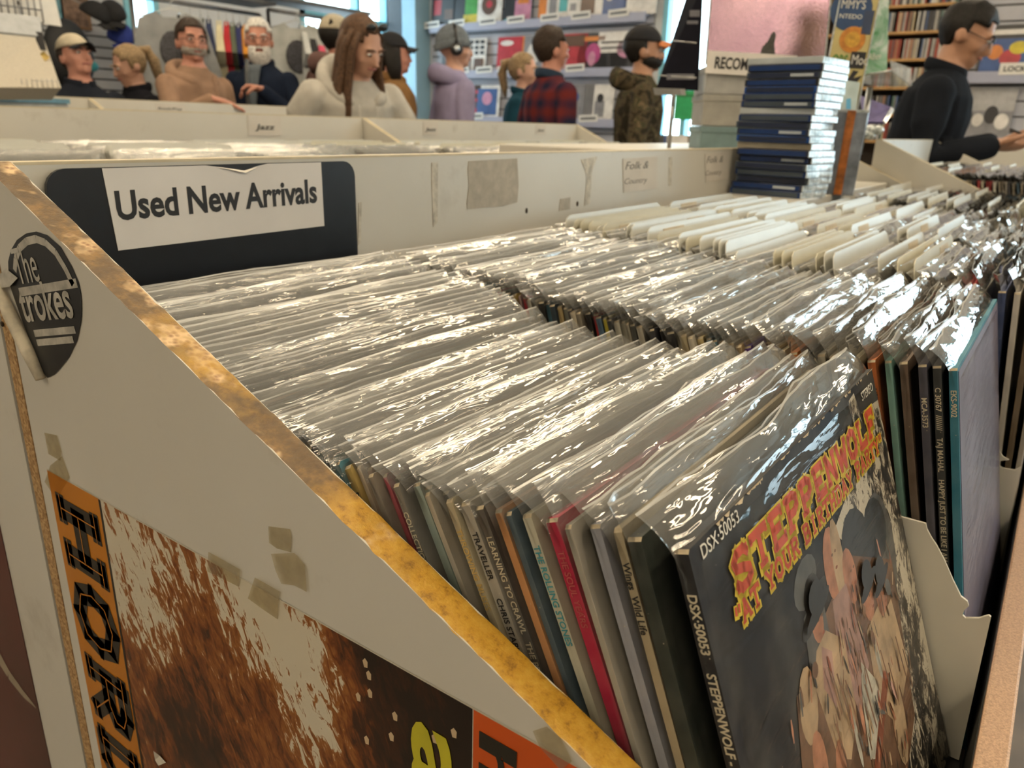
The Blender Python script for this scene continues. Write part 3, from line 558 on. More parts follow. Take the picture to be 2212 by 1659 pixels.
poly(6, [(0.205,0.178),(0.214,0.186),(0.140,0.235),(0.105,0.26),(0.098,0.25),(0.15,0.215)]); ell(7, 0.137, 0.183, 0.003, 0.018)
poly(5, [(0.070,0.112),(0.094,0.118),(0.110,0.20),(0.080,0.24),(0.045,0.18)]); ell(3, 0.082, 0.125, 0.013, 0.020, 0.3); ell(2, 0.080, 0.160, 0.010, 0.020, 0.1); ell(2, 0.105, 0.185, 0.010, 0.022, 0.2); ell(3, 0.215, 0.222, 0.014, 0.030, 0.1)
for k in range(150):
    u = min(0.262, max(0.055, rnd.gauss(0.165, 0.05))); v = rnd.uniform(0.105, 0.265); ell(rnd.choice((1,5,5,5,8,3,2,6,1)), u, v, rnd.uniform(0.0005,0.0016), rnd.uniform(0.003,0.010), rnd.gauss(0.1,0.3), 6)
for k in range(8):
    u = rnd.uniform(0.085, 0.25); v = rnd.uniform(0.10, 0.22); ell(rnd.choice((2,3,5,5,8,4,6)), u, v, rnd.uniform(0.002,0.006), rnd.uniform(0.003,0.012), rnd.uniform(-0.6,0.6), 8)
for (u, v) in ((0.157,0.076),(0.182,0.098),(0.117,0.096),(0.205,0.126),(0.232,0.136)):      # dark eyes and mouth on the small printed faces
    ell(5, u-0.003, v-0.003, 0.0016, 0.0010, 0, 6); ell(5, u+0.003, v-0.003, 0.0016, 0.0010, 0, 6); ell(6, u, v+0.006, 0.0022, 0.0010, 0, 6)
for (u, v, w) in ((0.117,0.088,0.022),(0.205,0.117,0.020),(0.232,0.127,0.020)): ell(1, u, v, w, 0.0045, -0.15); ell(1, u, v-0.007, w*0.55, 0.009, -0.1)
for (u, v) in ((0.112,0.12),(0.122,0.13),(0.132,0.14),(0.105,0.15),(0.20,0.16),(0.21,0.175),(0.235,0.17),(0.245,0.185),(0.155,0.12),(0.165,0.14),(0.16,0.16)): poly(5, [(u-0.0008,v),(u+0.0014,v+0.001),(u+0.006,v+0.032),(u+0.004,v+0.033)])
YEL = plain('print_yellow', (0.72,0.55,0.03), 0.45, 0.08, 60); RED = plain('print_red', (0.60,0.085,0.03), 0.45, 0.1, 60)
PRM += [YEL, RED, WHITEINK]; iy, ir, iw = 9, 10, 11
def tline(e, k): return lambda u, w: Vector((u, -e, LP - k - 0.018*u + w))
art.mi = iy; slab_text(art, 'STEPPENWOLF', tline(0.00100, 0.0365), 0.032, 0.262, 0.0185, 0.0052, 0.06, 0.0007, -0.0012, 0.0046)
art.mi = ir; slab_text(art, 'STEPPENWOLF', tline(0.00115, 0.0365), 0.032, 0.262, 0.0185, 0.0050, 0.06)
art.mi = iy; slab_text(art, '"AT YOUR BIRTHDAY PARTY"', tline(0.00100, 0.0505), 0.024, 0.300, 0.0105, 0.0024, 0.06, 0.0004, -0.0007, 0.0026)
art.mi = ir; slab_text(art, '"AT YOUR BIRTHDAY PARTY"', tline(0.00115, 0.0505), 0.024, 0.300, 0.0105, 0.0024, 0.06)
art.build('cover_print', PRM, album)
lettering('catalogue_print', 'DSX·50053', 0.0068, WHITEINK, (0.010, -0.0006, LP-0.0085), (1,0,0), (0,0,1), album, width=0.042, depth=0.0001)
lettering('stereo_print', 'STEREO', 0.006, WHITEINK, (0.276, -0.0006, LP-0.014), (1,0,0), (0,0,1), album, width=0.030, depth=0.0001)
wr = MB(); rr = random.Random(9)      # white scuffed crumbs along the top rim
for k in range(46):
    u = rr.uniform(0.004, 0.312); w = rr.uniform(0.0008, 0.005); h = rr.uniform(0.0004, 0.0022); wr.add([(u-w,-0.0007,LP+0.0002),(u+w,-0.0007,LP+0.0002),(u+w*0.3,-0.0007,LP-h),(u-w*0.5,-0.0007,LP-h*0.6)], [(0,3,2,1)])
wr.build('scuffed_rim', KRAFT, album)
# white card dividers between the rows, torn at their front corners
TORN = [(1945,1115),(2000,1130),(2003,1143),(2012,1160),(2024,1178),(2040,1208),(2058,1250),(2076,1287),(2090,1298),(2093,1308),(2083,1317),(2080,1328),(2086,1334),(2115,1334),(2136,1328),(2141,1332)]
tp = [(onX(x, y, 0.6005).y, onX(x, y, 0.6005).z) for x, y in TORN]
for k, X in enumerate((0.6005, 0.9385, 1.276, 1.6135, 1.951)):
    pts = [(0.62, 0.975), (0.62, BINZ+0.001), (-0.019, BINZ+0.001)] + [(y + (0.004*math.sin(k*3.1+i) if k and 2 < i < 14 else 0), z+(0.003*math.cos(k*2+i) if k else 0)) for i, (y, z) in enumerate(tp)][::-1]
    mb = MB(); mb.prism(pts, lambda y, z: Vector((X-0.0012, y, z)), lambda y, z: Vector((X+0.0012, y, z)))
    mb.build('row_divider', plain('white_card', (0.66,0.63,0.54), 0.6, 0.05, 9), None, 'torn white card partition %s' % ['right of the front black album', 'between the second and third record rows', 'between the third and fourth record rows', 'between the fourth and fifth record rows', 'between the fifth and sixth record rows'][k], 'partition', 'torn card partitions')
# ------------------------------------------------------------------ the many further records, one stuff object
FC = [plain('far_card_%d' % i, c, 0.5, 0.15) for i, c in enumerate([(0.55,0.50,0.40),(0.06,0.06,0.07),(0.60,0.57,0.50),(0.30,0.26,0.20),(0.40,0.05,0.06),(0.10,0.18,0.26)])]
stuff = MB(); FM = FC + [SLEEVE, DIVM, DIVM2]; rs = random.Random(21)
def far_record(x0, yb, z0, lean, t, ci, sleeve=True):
    M = Matrix.Translation((x0, yb, z0)) @ Matrix.Rotation(-lean, 4, 'X'); stuff.mi = ci; stuff.box(0, LP, 0, t, 0, LP, M)
    if sleeve:
        stuff.mi = 6; ph = rs.random()*50; b = rs.uniform(0.002, 0.016); z0_, z1_ = 0.24, LP+rs.uniform(0.016, 0.028)
        def fn(side):
            def g(u, v):
                x = -0.004+0.325*u; z = z0_+(z1_-z0_)*v; s = max(0, (v-0.6)/0.4); w = noise.noise(Vector((x*18+ph, z*12, side)))
                return M @ Vector((x, (-0.001 if side == 0 else t+0.001)*(1-s)+t*0.5*s + s*s*b + 0.0022*w*(0.3+s), z+0.003*w*s))
            return g
        stuff.grid(9, 4, fn(0)); stuff.grid(9, 4, fn(1))
def far_divider(x0, yb, z0, lean, ci):
    M = Matrix.Translation((x0, yb, z0)) @ Matrix.Rotation(-lean, 4, 'X'); stuff.mi = ci; stuff.prism([(0,0),(0.318,0),(0.318,0.330),(0.308,0.344),(0.01,0.344),(0,0.330)], lambda x, z: M @ Vector((x,0,z)), lambda x, z: M @ Vector((x,0.0012,z)))
def far_column(x0, y0, y1, z0, pitch, l0=0.272, div=0.3, off=0.0):
    y = y0
    while y < y1:
        l = l0 + (0.145-l0)*max(0, min(1, (y-off)/0.55))
        if rs.random() < div: far_divider(x0+rs.uniform(-0.006,0.006), y, z0, l-0.01, rs.choice((7,7,8))); y += 0.004
        t = rs.choice((0.0035,0.0045,0.006)); far_record(x0+rs.uniform(-0.004,0.006), y, z0, l, t, rs.choice((0,0,1,2,2,3,3,4,5))); y += t + pitch*rs.uniform(0.6, 1.4)
far_column(XCOL[4], y5+0.006, 0.355, BINZ, 0.006)
for x in XCOL[5:7]: far_column(x, -0.0155, 0.355, BINZ, 0.006)
for k in range(3): far_column(2.645+0.338*k, 0.505-0.647-0.005, 0.505-0.105, BINZ+UO+0.018, 0.006, div=0.12, off=0.505-0.647)
for k in range(4): far_column(0.55+0.36*k, 2.10-0.647+0.16, 2.10-0.10, BINZ+JO+0.02, 0.009, off=2.10-0.647, div=0.12)
for k in range(4): far_column(2.05+0.355*k, 2.10-0.647+0.16, 2.10-0.10, BINZ+JO+0.02, 0.009, off=2.10-0.647, div=0.2)
for k in range(4): far_column(2.02+0.37*k, 3.90-0.647+0.3, 3.90-0.10, BINZ+TO, 0.012, off=3.90-0.647, div=0.2)
stuff.build('vinyl_records', FM, None, 'dense rows of sleeved records further off in the bins', 'records', None, 'stuff')
# ------------------------------------------------------------------ sign, cards and stains on the back board
def rrect(x0, x1, z0, z1, r, n=5, corners=(1,1,1,1)):
    pts = []
    for (cx, cz, a0, on) in ((x1-r, z0+r, -90, corners[0]), (x1-r, z1-r, 0, corners[1]), (x0+r, z1-r, 90, corners[2]), (x0+r, z0+r, 180, corners[3])):
        if on: pts += [(cx+r*math.cos(math.radians(a0+90*k/n)), cz+r*math.sin(math.radians(a0+90*k/n))) for k in range(n+1)]
        else: pts.append((cx+r*math.copysign(1, math.cos(math.radians(a0+45))), cz+r*math.copysign(1, math.sin(math.radians(a0+45)))))
    return pts
sign = empty('sign_board', (0, 0.6425, 0.80), (0,0,0), 'black sign board with rounded corners reading Used New Arrivals', 'sign')
def fs(y): return lambda x, z: Vector((x, y-0.6425, z-0.80))
mb = MB(); mb.prism(rrect(0.282, 0.6005, 0.86, 1.2085, 0.016), fs(0.6405), fs(0.6440)); mb.build('backing', BLACKP, sign)
pz0, pz1, pxa, pxb = 1.1430, 1.2080, 0.3265, 0.5535
mb = MB(); mb.prism([(pxa+0.004,pz0-0.0015),(pxb,pz0),(pxb,pz1),(0.487,pz1),(0.474,pz1-0.0022),(0.4595,pz1-0.0062),(0.448,pz1-0.0048),(0.430,pz1-0.0012),(0.420,pz1),(pxa,pz1)], fs(0.6398), fs(0.6404)); paper = mb.build('paper', WHITEPAPER, sign)
mb = MB(); mb.add([fs(0.6385)(0.430,pz1-0.0012), fs(0.6375)(0.4595,pz1-0.0075), fs(0.6385)(0.474,pz1-0.0028), fs(0.6398)(0.4595,pz1-0.0055)], [(0,1,2,3)]); mb.build('torn_edge', plain('torn_paper', (0.8,0.76,0.68), 0.9), paper)
lettering('lettering', 'Used New Arrivals', 0.03, INK, fs(0.6396)(0.3335, 1.1668), (1,0,0.008), (0,0,1), paper, width=0.212, height=0.0245, bold=0.027, depth=0.0001)
RESID = plain('tape_residue', (0.44,0.40,0.33), 0.7, 0.14, 70); GLUE = plain('glue_streak', (0.52,0.48,0.40), 0.6, 0.3, 90)
def board_patch(name, pxs, mat, lab, cat, y=0.6486, t=0.0003):
    pts = [(onY(a, b, y).x, onY(a, b, y).z) for a, b in pxs]; mb = MB()
    mb.prism(pts, lambda x, z: Vector((x, y-t, z)), lambda x, z: Vector((x, y, z))); return mb.build(name, mat, None, lab, cat)
board_patch('tape_residue', [(1010,365),(1013,348),(1060,345),(1117,342),(1120,400),(1117,437),(1085,446),(1040,449),(1010,452),(1008,440),(1013,400)], RESID, 'square brown-grey patch of tape residue on the white back board', 'stain')
board_patch('tape_residue', [(932,352),(946,350),(945,480),(936,490),(934,440)], GLUE, 'narrow upright tape mark left of the square residue patch', 'stain')
board_patch('tape_residue', [(1255,345),(1290,338),(1278,372),(1274,440),(1262,445),(1268,380)], GLUE, 'wide upright glue streak between residue patch and first handwritten card', 'stain')
board_patch('tape_residue', [(1210,430),(1232,426),(1231,452),(1207,456)], RESID, 'small grey smudge low on the board right of the residue patch', 'stain')
board_patch('tape_residue', [(1445,340),(1452,338),(1450,400),(1444,402)], GLUE, 'thin upright glue streak between the two handwritten cards', 'stain')
board_patch('tape_residue', [(775,438),(781,436),(779,525),(773,530)], GLUE, 'thin grey streak just right of the black sign', 'stain')
CARD2 = plain('pinkish_card', (0.64,0.60,0.54), 0.7, 0.05, 20); PENCIL = plain('pencil_ink', (0.16,0.15,0.14), 0.7)
def note_card(pxs, lines, lab, w):
    y = 0.6484; pts = [(onY(a, b, y).x, onY(a, b, y).z) for a, b in pxs]; x0 = min(p[0] for p in pts); z0 = min(p[1] for p in pts)
    root = empty('note_card', (x0, y, z0), (0,0,0), lab, 'card'); mb = MB(); mb.prism([(a-x0, b-z0) for a, b in pts], lambda x, z: Vector((x,-0.0005,z)), lambda x, z: Vector((x,0.0,z))); c = mb.build('card', CARD2, root)
    W = max(p[0] for p in pts)-x0; H = max(p[1] for p in pts)-z0
    for i, t in enumerate(lines): lettering('handwriting', t, 0.02, PENCIL, (W*0.08, -0.0008, H*(0.66-0.42*i)), (1,0,0), (0,0,1), c, width=W*w, height=H*0.22, shear=0.25, depth=0.0001, bold=-0.004)
note_card([(1345,343),(1420,338),(1418,408),(1347,416)], ['Folk &', 'Country'], 'handwritten card for folk and country, left one on the back board', 0.62)
note_card([(1523,333),(1573,329),(1572,388),(1524,394)], ['Folk &', 'Country'], 'handwritten card for folk and country beside the case stack', 0.62)
for i, (a, b) in enumerate(((1137,455),(1247,440))):
    p = onY(a, b, 0.649); mb = MB(); mb.tube([(p.x,0.6482,p.z),(p.x,0.6489,p.z)], [(0.004,0.0028),(0.004,0.0028)], 10); mb.build('screw_hole', plain('dark_hole', (0.03,0.02,0.012), 0.9), None, ['dark screw hole below the square residue patch', 'dark screw hole near the first handwritten card'][i], 'hole')
# jazz cards on the bin across the aisle
def far_card(px, py, w, h, txt, Y, lab, tw=0.6):
    p = onY(px, py, Y-0.0005); root = empty('label_card', (p.x, Y-0.001, p.z-h/2), (0,0,0), lab, 'card'); c = MB().box(-w/2, w/2, -0.0008, 0, 0, h).build('card', CARD2, root)
    lettering('lettering', txt, 0.03, INK, (-w*tw/2, -0.0012, h*0.32), (1,0,0), (0,0,1), c, width=w*tw, height=h*0.36, shear=0.2, depth=0.0002, bold=0.02)
JY = 2.10-0.0005
far_card(572, 272, 0.125, 0.060, 'Jazz', JY, 'jazz label card on the far bin, left of the divider'); far_card(930, 278, 0.085, 0.050, 'Jazz', JY, 'jazz label card on the far bin, just right of the divider', 0.75); far_card(1168, 280, 0.085, 0.045, 'Jazz', JY, 'jazz label card on the far bin, rightmost', 0.7)
far_card(367, 234, 0.16, 0.040, 'Rock/Pop', 3.90-0.0005, 'rock and pop label on the third bin from the front', 0.85)
# ------------------------------------------------------------------ end panel: poster, sticker, tape
XP = PX0 - 0.0002
def onp(px, py, lift=0.0): p = onX(px, py, XP); return Vector((XP-lift, p.y, p.z))
def panel_poly(name, pxs, mat, lift, parent=None, lab=None, cat=None, pts=None, t=0.00008):
    P = pts or [onp(a, b) for a, b in pxs]; mb = MB()
    mb.prism([(p.y, p.z) for p in P], lambda y, z: Vector((XP-lift, y, z)), lambda y, z: Vector((XP-lift+t, y, z))); return mb.build(name, mat, parent, lab, cat)
def m_foliage():
    """printed autumn foliage: rust leaves, pale gaps of sky, dark ground"""
    m, nt, b, out = new_mat('foliage_print'); v = coords(nt, rot=(math.radians(24),0,0))
    st = nt.nodes.new('ShaderNodeMapping'); st.inputs['Scale'].default_value = (1,1.9,0.8); nt.links.new(v, st.inputs[0])
    n1 = noise_t(nt, v, 6.5, 2, 0.5, 0.4); n2 = noise_t(nt, st.outputs[0], 85, 3, 0.65, 0.7); n3 = noise_t(nt, st.outputs[0], 30, 3, 0.6, 0.5)
    sx = nt.nodes.new('ShaderNodeSeparateXYZ'); nt.links.new(coords(nt), sx.inputs[0])
    def madd(a_, k, c_):
        q = ND(nt, 'ShaderNodeMath', operation='MULTIPLY_ADD'); nt.links.new(a_, q.inputs[0]); q.inputs[1].default_value = k
        if hasattr(c_, 'links'): nt.links.new(c_, q.inputs[2])
        else: q.inputs[2].default_value = c_
        return q.outputs[0]
    g = madd(sx.outputs['Y'], 0.50, madd(sx.outputs['Z'], 0.60, -0.76))          # dark ground towards the lower right
    def blob(cy_, cz_, sy, sz):
        q = nt.nodes.new('ShaderNodeTexGradient'); q.gradient_type = 'SPHERICAL'; mp = nt.nodes.new('ShaderNodeMapping'); mp.inputs['Scale'].default_value = (0, sy, sz); mp.inputs['Location'].default_value = (0, -cy_*sy, -cz_*sz)
        nt.links.new(coords(nt), mp.inputs[0]); nt.links.new(mp.outputs[0], q.inputs[0]); return q.outputs['Fac']
    mr = ND(nt, 'ShaderNodeMapRange'); nt.links.new(sx.outputs['Y'], mr.inputs['Value']); mr.inputs['From Min'].default_value = 0.20; mr.inputs['From Max'].default_value = 0.36; mr.inputs['To Min'].default_value = -0.34; mr.inputs['To Max'].default_value = 0.0
    ad_ = ND(nt, 'ShaderNodeMath', operation='ADD'); nt.links.new(g, ad_.inputs[0]); nt.links.new(mr.outputs[0], ad_.inputs[1]); g = ad_.outputs[0]
    for c_ in ((0.345,0.965,11,14),(0.31,0.905,17,11),(0.49,0.93,9,9)): g = madd(blob(*c_), 0.27 if c_[0] < 0.4 else 0.07, g)       # pale gaps where sky shows
    h = madd(n2.outputs['Fac'], 0.62, madd(n3.outputs['Fac'], 0.38, madd(n1.outputs['Fac'], 0.75, g)))
    r = ramp(nt, h, [(0.62, (0.012,0.006,0.004)), (0.80, (0.05,0.016,0.007)), (0.90, (0.20,0.055,0.012)), (0.985, (0.34,0.13,0.03)), (1.0, (0.66,0.60,0.47))])
    s_ = ND(nt, 'ShaderNodeMath', operation='MULTIPLY'); nt.links.new(h, s_.inputs[0]); s_.inputs[1].default_value = 0.90; nt.links.new(s_.outputs[0], r.inputs[0])
    for el, p in zip(r.color_ramp.elements, (0.50, 0.66, 0.78, 0.875, 0.915)): el.position = p
    nt.links.new(r.outputs[0], b.inputs['Base Color']); b.inputs['Roughness'].default_value = 0.28; return m
poster = empty('poster', (0,0,0), (0,0,0), 'orange and brown foliage poster taped to the white end panel', 'poster')
Y0, Y1, Z0, Z1 = 0.631, 0.02, 0.47, 0.9755
def pp(ya, yb, za, zb, name, mat, lift, par=None): return panel_poly(name, None, mat, lift, par, pts=[Vector((0,ya,za)),Vector((0,yb,za)),Vector((0,yb,zb)),Vector((0,ya,zb))])
sheet = pp(Y0, Y1, Z0, Z1, 'sheet', plain('poster_paper', (0.6,0.55,0.45), 0.4), 0.0004, poster)
ORNG = plain('orange_print', (0.55,0.20,0.012), 0.3, 0.08, 8); REDO = plain('red_orange_print', (0.62,0.095,0.012), 0.3, 0.1, 8); BLK = plain('soft_black_print', (0.018,0.016,0.012), 0.35)
pp(Y0-0.0008, 0.548, Z0, Z1-0.0008, 'orange_band', ORNG, 0.0006, poster); pp(0.547, 0.1895, Z0, Z1-0.0008, 'foliage_picture', m_foliage(), 0.0006, poster)
pp(0.1888, Y1, Z0, Z1-0.0008, 'red_band', REDO, 0.0006, poster); pp(0.5495, 0.5465, Z0, Z1-0.001, 'band_rule', BLK, 0.0008, poster)
def down(y0, z0, lift): return lambda a, b: Vector((XP-lift, y0-b, z0-a))
for k, ch in enumerate('HORDE'):
    mb = MB(); slab_text(mb, ch, down(0.6185, 0.9600-0.077*k, 0.0010), 0.0, 0.077, 0.060, 0.021, 0.08); lt = mb.build('big_letter', BLK, poster)
    mb = MB(); slab_text(mb, ch, down(0.6185, 0.9600-0.077*k, 0.0013), 0.0, 0.077, 0.060, 0.0012, 0.08); mb.build('letter_inline', ORNG, lt)
def rot_letter(nm, ch, pa, pb, ztop, mat, wdt, **kw):
    y0 = onp(*pa).y; y1 = onp(*pb).y; z0 = onp(*ztop).z; lettering(nm, ch, 0.1, mat, Vector((XP-0.0010, y0, z0)), (0,0,-1), (0,-1,0), poster, width=wdt, height=y0-y1, depth=0.0001, **kw)
rot_letter('yellow_lettering', 'a', (897,1640), (985,1640), (940,1574), plain('yellow_green_print', (0.58,0.52,0.03), 0.35), 0.050, bold=0.025)
rot_letter('small_lettering', 'h', (1040,1640), (1122,1640), (1080,1600), BLK, 0.030, bold=0.03)
sc = MB(); q = [onp(338,1640,0.0012), onp(346,1612,0.0060), onp(349,1630,0.0016), onp(362,1645,0.0014), onp(345,1652,0.0012)]
sc.add(q, [(0,1,2,4),(4,2,3)]); sc.build('torn_flap', plain('torn_white', (0.75,0.70,0.60), 0.8), poster)
for k in range(9): 
    a, b = rnd.uniform(760, 1000), rnd.uniform(1420, 1640); p = onp(a, b)
    panel_poly('bright_fleck', None, plain('fleck_print', (0.6,0.45,0.28), 0.3), 0.0008, poster, pts=[p+Vector((0,0.0022*math.cos(t),0.0034*math.sin(t))) for t in (0.3,1.5,2.6,3.9,5.2)])
def m_tape():
    m, nt, b, out = new_mat('clear_tape'); nt.nodes.remove(b); v = coords(nt); n = noise_t(nt, v, 70, 3)
    t = nt.nodes.new('ShaderNodeBsdfTransparent'); t.inputs[0].default_value = (0.95,0.92,0.84,1); d = nt.nodes.new('ShaderNodeBsdfDiffuse'); d.inputs[0].default_value = (0.56,0.51,0.40,1); g = nt.nodes.new('ShaderNodeBsdfGlossy'); g.inputs['Roughness'].default_value = 0.15
    r = ramp(nt, n.outputs['Fac'], [(0.35, (0.06,)*3), (0.7, (0.20,)*3)]); m1 = nt.nodes.new('ShaderNodeMixShader'); nt.links.new(r.outputs[0], m1.inputs[0]); nt.links.new(t.outputs[0], m1.inputs[1]); nt.links.new(d.outputs[0], m1.inputs[2])
    m2 = nt.nodes.new('ShaderNodeMixShader'); m2.inputs[0].default_value = 0.06; nt.links.new(m1.outputs[0], m2.inputs[1]); nt.links.new(g.outputs[0], m2.inputs[2]); nt.links.new(m2.outputs[0], out.inputs[0]); return m
TAPE = m_tape()
for pxs, lab in (([(581,1136),(628,1142),(632,1160),(630,1192),(600,1184),(583,1172)], 'upper of two loose yellowed tape pieces on the end panel'),
                 ([(590,1194),(640,1192),(663,1218),(667,1276),(640,1262),(612,1258),(600,1230)], 'lower of two loose yellowed tape pieces on the end panel'),
                 ([(455,1190),(523,1228),(520,1265),(490,1250),(452,1232)], 'tape piece holding the poster top edge, left one'),
                 ([(555,1245),(608,1275),(604,1335),(570,1312),(540,1290)], 'tape piece holding the poster top edge, right one'),
                 ([(97,934),(124,940),(134,975),(132,995),(106,980)], 'small tape scrap above the poster corner'),
                 ([(110,1005),(135,985),(152,1030),(124,1080),(98,1040)], 'tape over the top left poster corner'),
                 ([(1155,1575),(1185,1565),(1215,1590),(1240,1640),(1215,1659),(1170,1610)], 'old tape mark beside the chipboard edge near the bottom')):
    panel_poly('tape_piece', pxs, TAPE, 0.0016 if pxs[0][1] > 1180 else 0.0006, None, lab, 'tape')
# peeling black sticker with silver lettering
st = empty('sticker', (0,0,0), (0,0,0), 'peeling black sticker with silver lettering on the white end panel', 'sticker')
OUT = [(20,590),(19,565),(25,540),(38,518),(58,504),(80,500),(104,508),(132,533),(156,575),(171,610),(176,632),(178,665),(177,692),(168,735),(150,772),(132,795),(120,808),(104,816),(96,806),(82,770),(66,735),(50,695),(36,655),(24,620)]
SILV = plain('silver_print', (0.45,0.43,0.38), 0.35, 0.3, 80)
panel_poly('sheet', OUT, BLACKP, 0.0005, st)
def stroke_px(pxs, w, lift): 
    mb = MB(); P = [onp(a, b, lift) for a, b in pxs]; n = Vector((1,0,0))
    for i in range(len(P)-1):
        d = (P[i+1]-P[i]); s = d.cross(n).normalized()*w/2; mb.add([P[i]+s, P[i]-s, P[i+1]-s, P[i+1]+s], [(0,1,2,3)])
    return mb
stroke_px([(34,585),(36,560),(44,536),(60,521),(80,516),(100,524),(122,545),(143,580),(160,615)], 0.0055, 0.0007).build('ring_print', SILV, st)
for a, b, w in (((44,631),(168,611),0.0062), ((76,720),(164,712),0.0052), ((82,740),(160,733),0.0050)): stroke_px([a, b], w, 0.0007).build('bar_print', SILV, st)
d = (onp(172,607)-onp(42,627)).normalized(); up = Vector((-1,0,0)).cross(d)
lettering('lettering', 'The', 0.03, SILV, onp(45, 614, 0.0009), d, up, st, width=0.036, height=0.026, bold=0.0, depth=0.0001)
lettering('lettering', 'trokes', 0.03, SILV, onp(56, 694, 0.0009), d, up, st, width=0.082, height=0.028, bold=0.015, depth=0.0001)
cu = MB(); A, B = onp(8, 612, 0.0045), onp(98, 816, 0.0035); cu.tube([A, A.lerp(B, 0.3)+Vector((-0.001,0,0)), A.lerp(B, 0.7), B], [0.0030,0.0048,0.0050,0.0036], 12, side=(1,0,0)); cu.build('peeled_roll', plain('sticker_back', (0.58,0.52,0.40), 0.8, 0.25, 90), st)
cu = MB(); cu.add([onp(0,600,0.004), onp(18,580,0.0015), onp(42,600,0.0012), onp(30,618,0.003), onp(8,622,0.005)], [(0,1,2,3,4)]); cu.build('torn_strip', SILV, st)
mb = MB(); p = onp(6,700); mb.tube([(XP-0.0008,p.y,p.z),(XP-0.0002,p.y,p.z)], 0.0022, 8); mb.build('nail_hole', MATS['dark_hole'], None, 'small dark nail hole at the left edge below the sticker', 'hole')
# dark red poster on the panel of the bin behind
rp = empty('poster', (0,0,0), (0,0,0), 'dark maroon poster at the lower left edge', 'poster')
MAR = plain('maroon_print', (0.075,0.012,0.012), 0.28, 0.35, 5)
XQ = PX0-0.0002
mb = MB(); mb.prism([(0.757,0.47),(1.20,0.47),(1.20,0.90),(0.78,0.925),(0.757,0.915)], lambda y, z: Vector((XQ-0.0006,y,z)), lambda y, z: Vector((XQ-0.0002,y,z))); mb.build('sheet', MAR, rp)
ct = MB(); C = [onX(0,1420,XQ), onX(20,1455,XQ), onX(50,1495,XQ), onX(80,1528,XQ)]; W = [0.010,0.008,0.006,0.001]
for i in range(3):
    dd = (C[i+1]-C[i]).normalized(); s = dd.cross(Vector((1,0,0))); l = Vector((-0.0009,0,0)); ct.add([C[i]+s*W[i]+l, C[i]-s*W[i]+l, C[i+1]-s*W[i+1]+l, C[i+1]+s*W[i+1]+l], [(0,1,2,3)])
ct.build('pale_stem_print', plain('pale_print', (0.34,0.28,0.20), 0.4), rp)
# ------------------------------------------------------------------ case stack and displays behind it
def frame_from(A, B, up=Vector((0,0,1))):
    X = (B-A); X.z = 0; X.normalize(); Y = up.cross(X); return Matrix((X, Y, up)).transposed()     # local x along A->B, y away
BASEZ = 1.116
MB().bbox(1.645, 2.575, 0.462, 0.644, BINZ, BASEZ, 0.003).build('plinth', LAM, None, 'low white block carrying the case stack at the back of the bin', 'block')
A = Vector((1.750, 0.640, BASEZ)); B = Vector((1.729, 0.476, BASEZ)); FR = frame_from(A, B)
BLU = [plain('case_navy', (0.010,0.018,0.05), 0.3, 0.1), plain('case_blue', (0.006,0.030,0.13), 0.25, 0.1), plain('case_slate', (0.045,0.062,0.085), 0.3, 0.1), plain('case_clear', (0.42,0.46,0.48), 0.2, 0.08), plain('case_tan', (0.36,0.32,0.24), 0.3), plain('case_royal', (0.005,0.055,0.25), 0.25, 0.1), plain('case_black', (0.012,0.013,0.018), 0.25)]
def m_wrap():
    m, nt, b, out = new_mat('clear_wrap'); b.inputs['Base Color'].default_value = (0.62,0.70,0.72,1); b.inputs['Roughness'].default_value = 0.12
    v = coords(nt); n = noise_t(nt, v, 45, 4, 0.6, 1.0); r = ramp(nt, n.outputs['Fac'], [(0.35, (0.30,0.36,0.38)), (0.65, (0.78,0.82,0.82))]); nt.links.new(r.outputs[0], b.inputs['Base Color'])  # pale mottling puts the cellophane glare into the colour
    b.inputs['Coat Weight'].default_value = 0.6; bump(nt, b, n.outputs['Fac'], 0.6, 0.004); return m
WRAP = m_wrap()
order = [1,0,2,1,2,6,0,4,5,0,2,1,3,1,1,5,6,2,0,3]      # from the bottom up
cnames = {0:'navy',1:'blue',2:'slate blue',3:'clear',4:'tan',5:'bright blue',6:'black'}
z = BASEZ; rr = random.Random(4); TH = 0.0142
for i, c in enumerate(order):
    off = FR @ Vector((rr.uniform(0,0.005)+(0.005*math.sin(i*0.45)), rr.uniform(-0.004,0.006), 0))
    root = empty('disc_case', A+off+Vector((0,0,z-BASEZ)), (0,0,0), '%s disc case, %s from the bottom of the tall stack' % (cnames[c], ordinal(i+1)), 'disc case', 'disc cases in the tall stack')
    root.rotation_euler = (FR @ Matrix.Rotation(rr.uniform(-0.05,0.05), 3, 'Z')).to_euler()
    h = TH-0.0006
    MB().bbox(0, 0.165, 0, 0.135, 0, h, 0.0015).build('shell', BLU[c], root)
    MB().box(0.006, 0.159, -0.0006, 0.0002, 0.002, h-0.002).build('spine_insert', BLU[(c+1) % 3 if c not in (3,4) else c], root)
    MB().bbox(0.1645, 0.1668, 0.001, 0.134, 0.0004, h-0.0004, 0.0006).build('clear_edge', WRAP, root)
    if i % 4 == 1: MB().box(0.10, 0.15, -0.0010, -0.0004, 0.004, h-0.004).build('spine_print', plain('pale_spine_print', (0.40,0.45,0.50), 0.4), root)
    z += TH
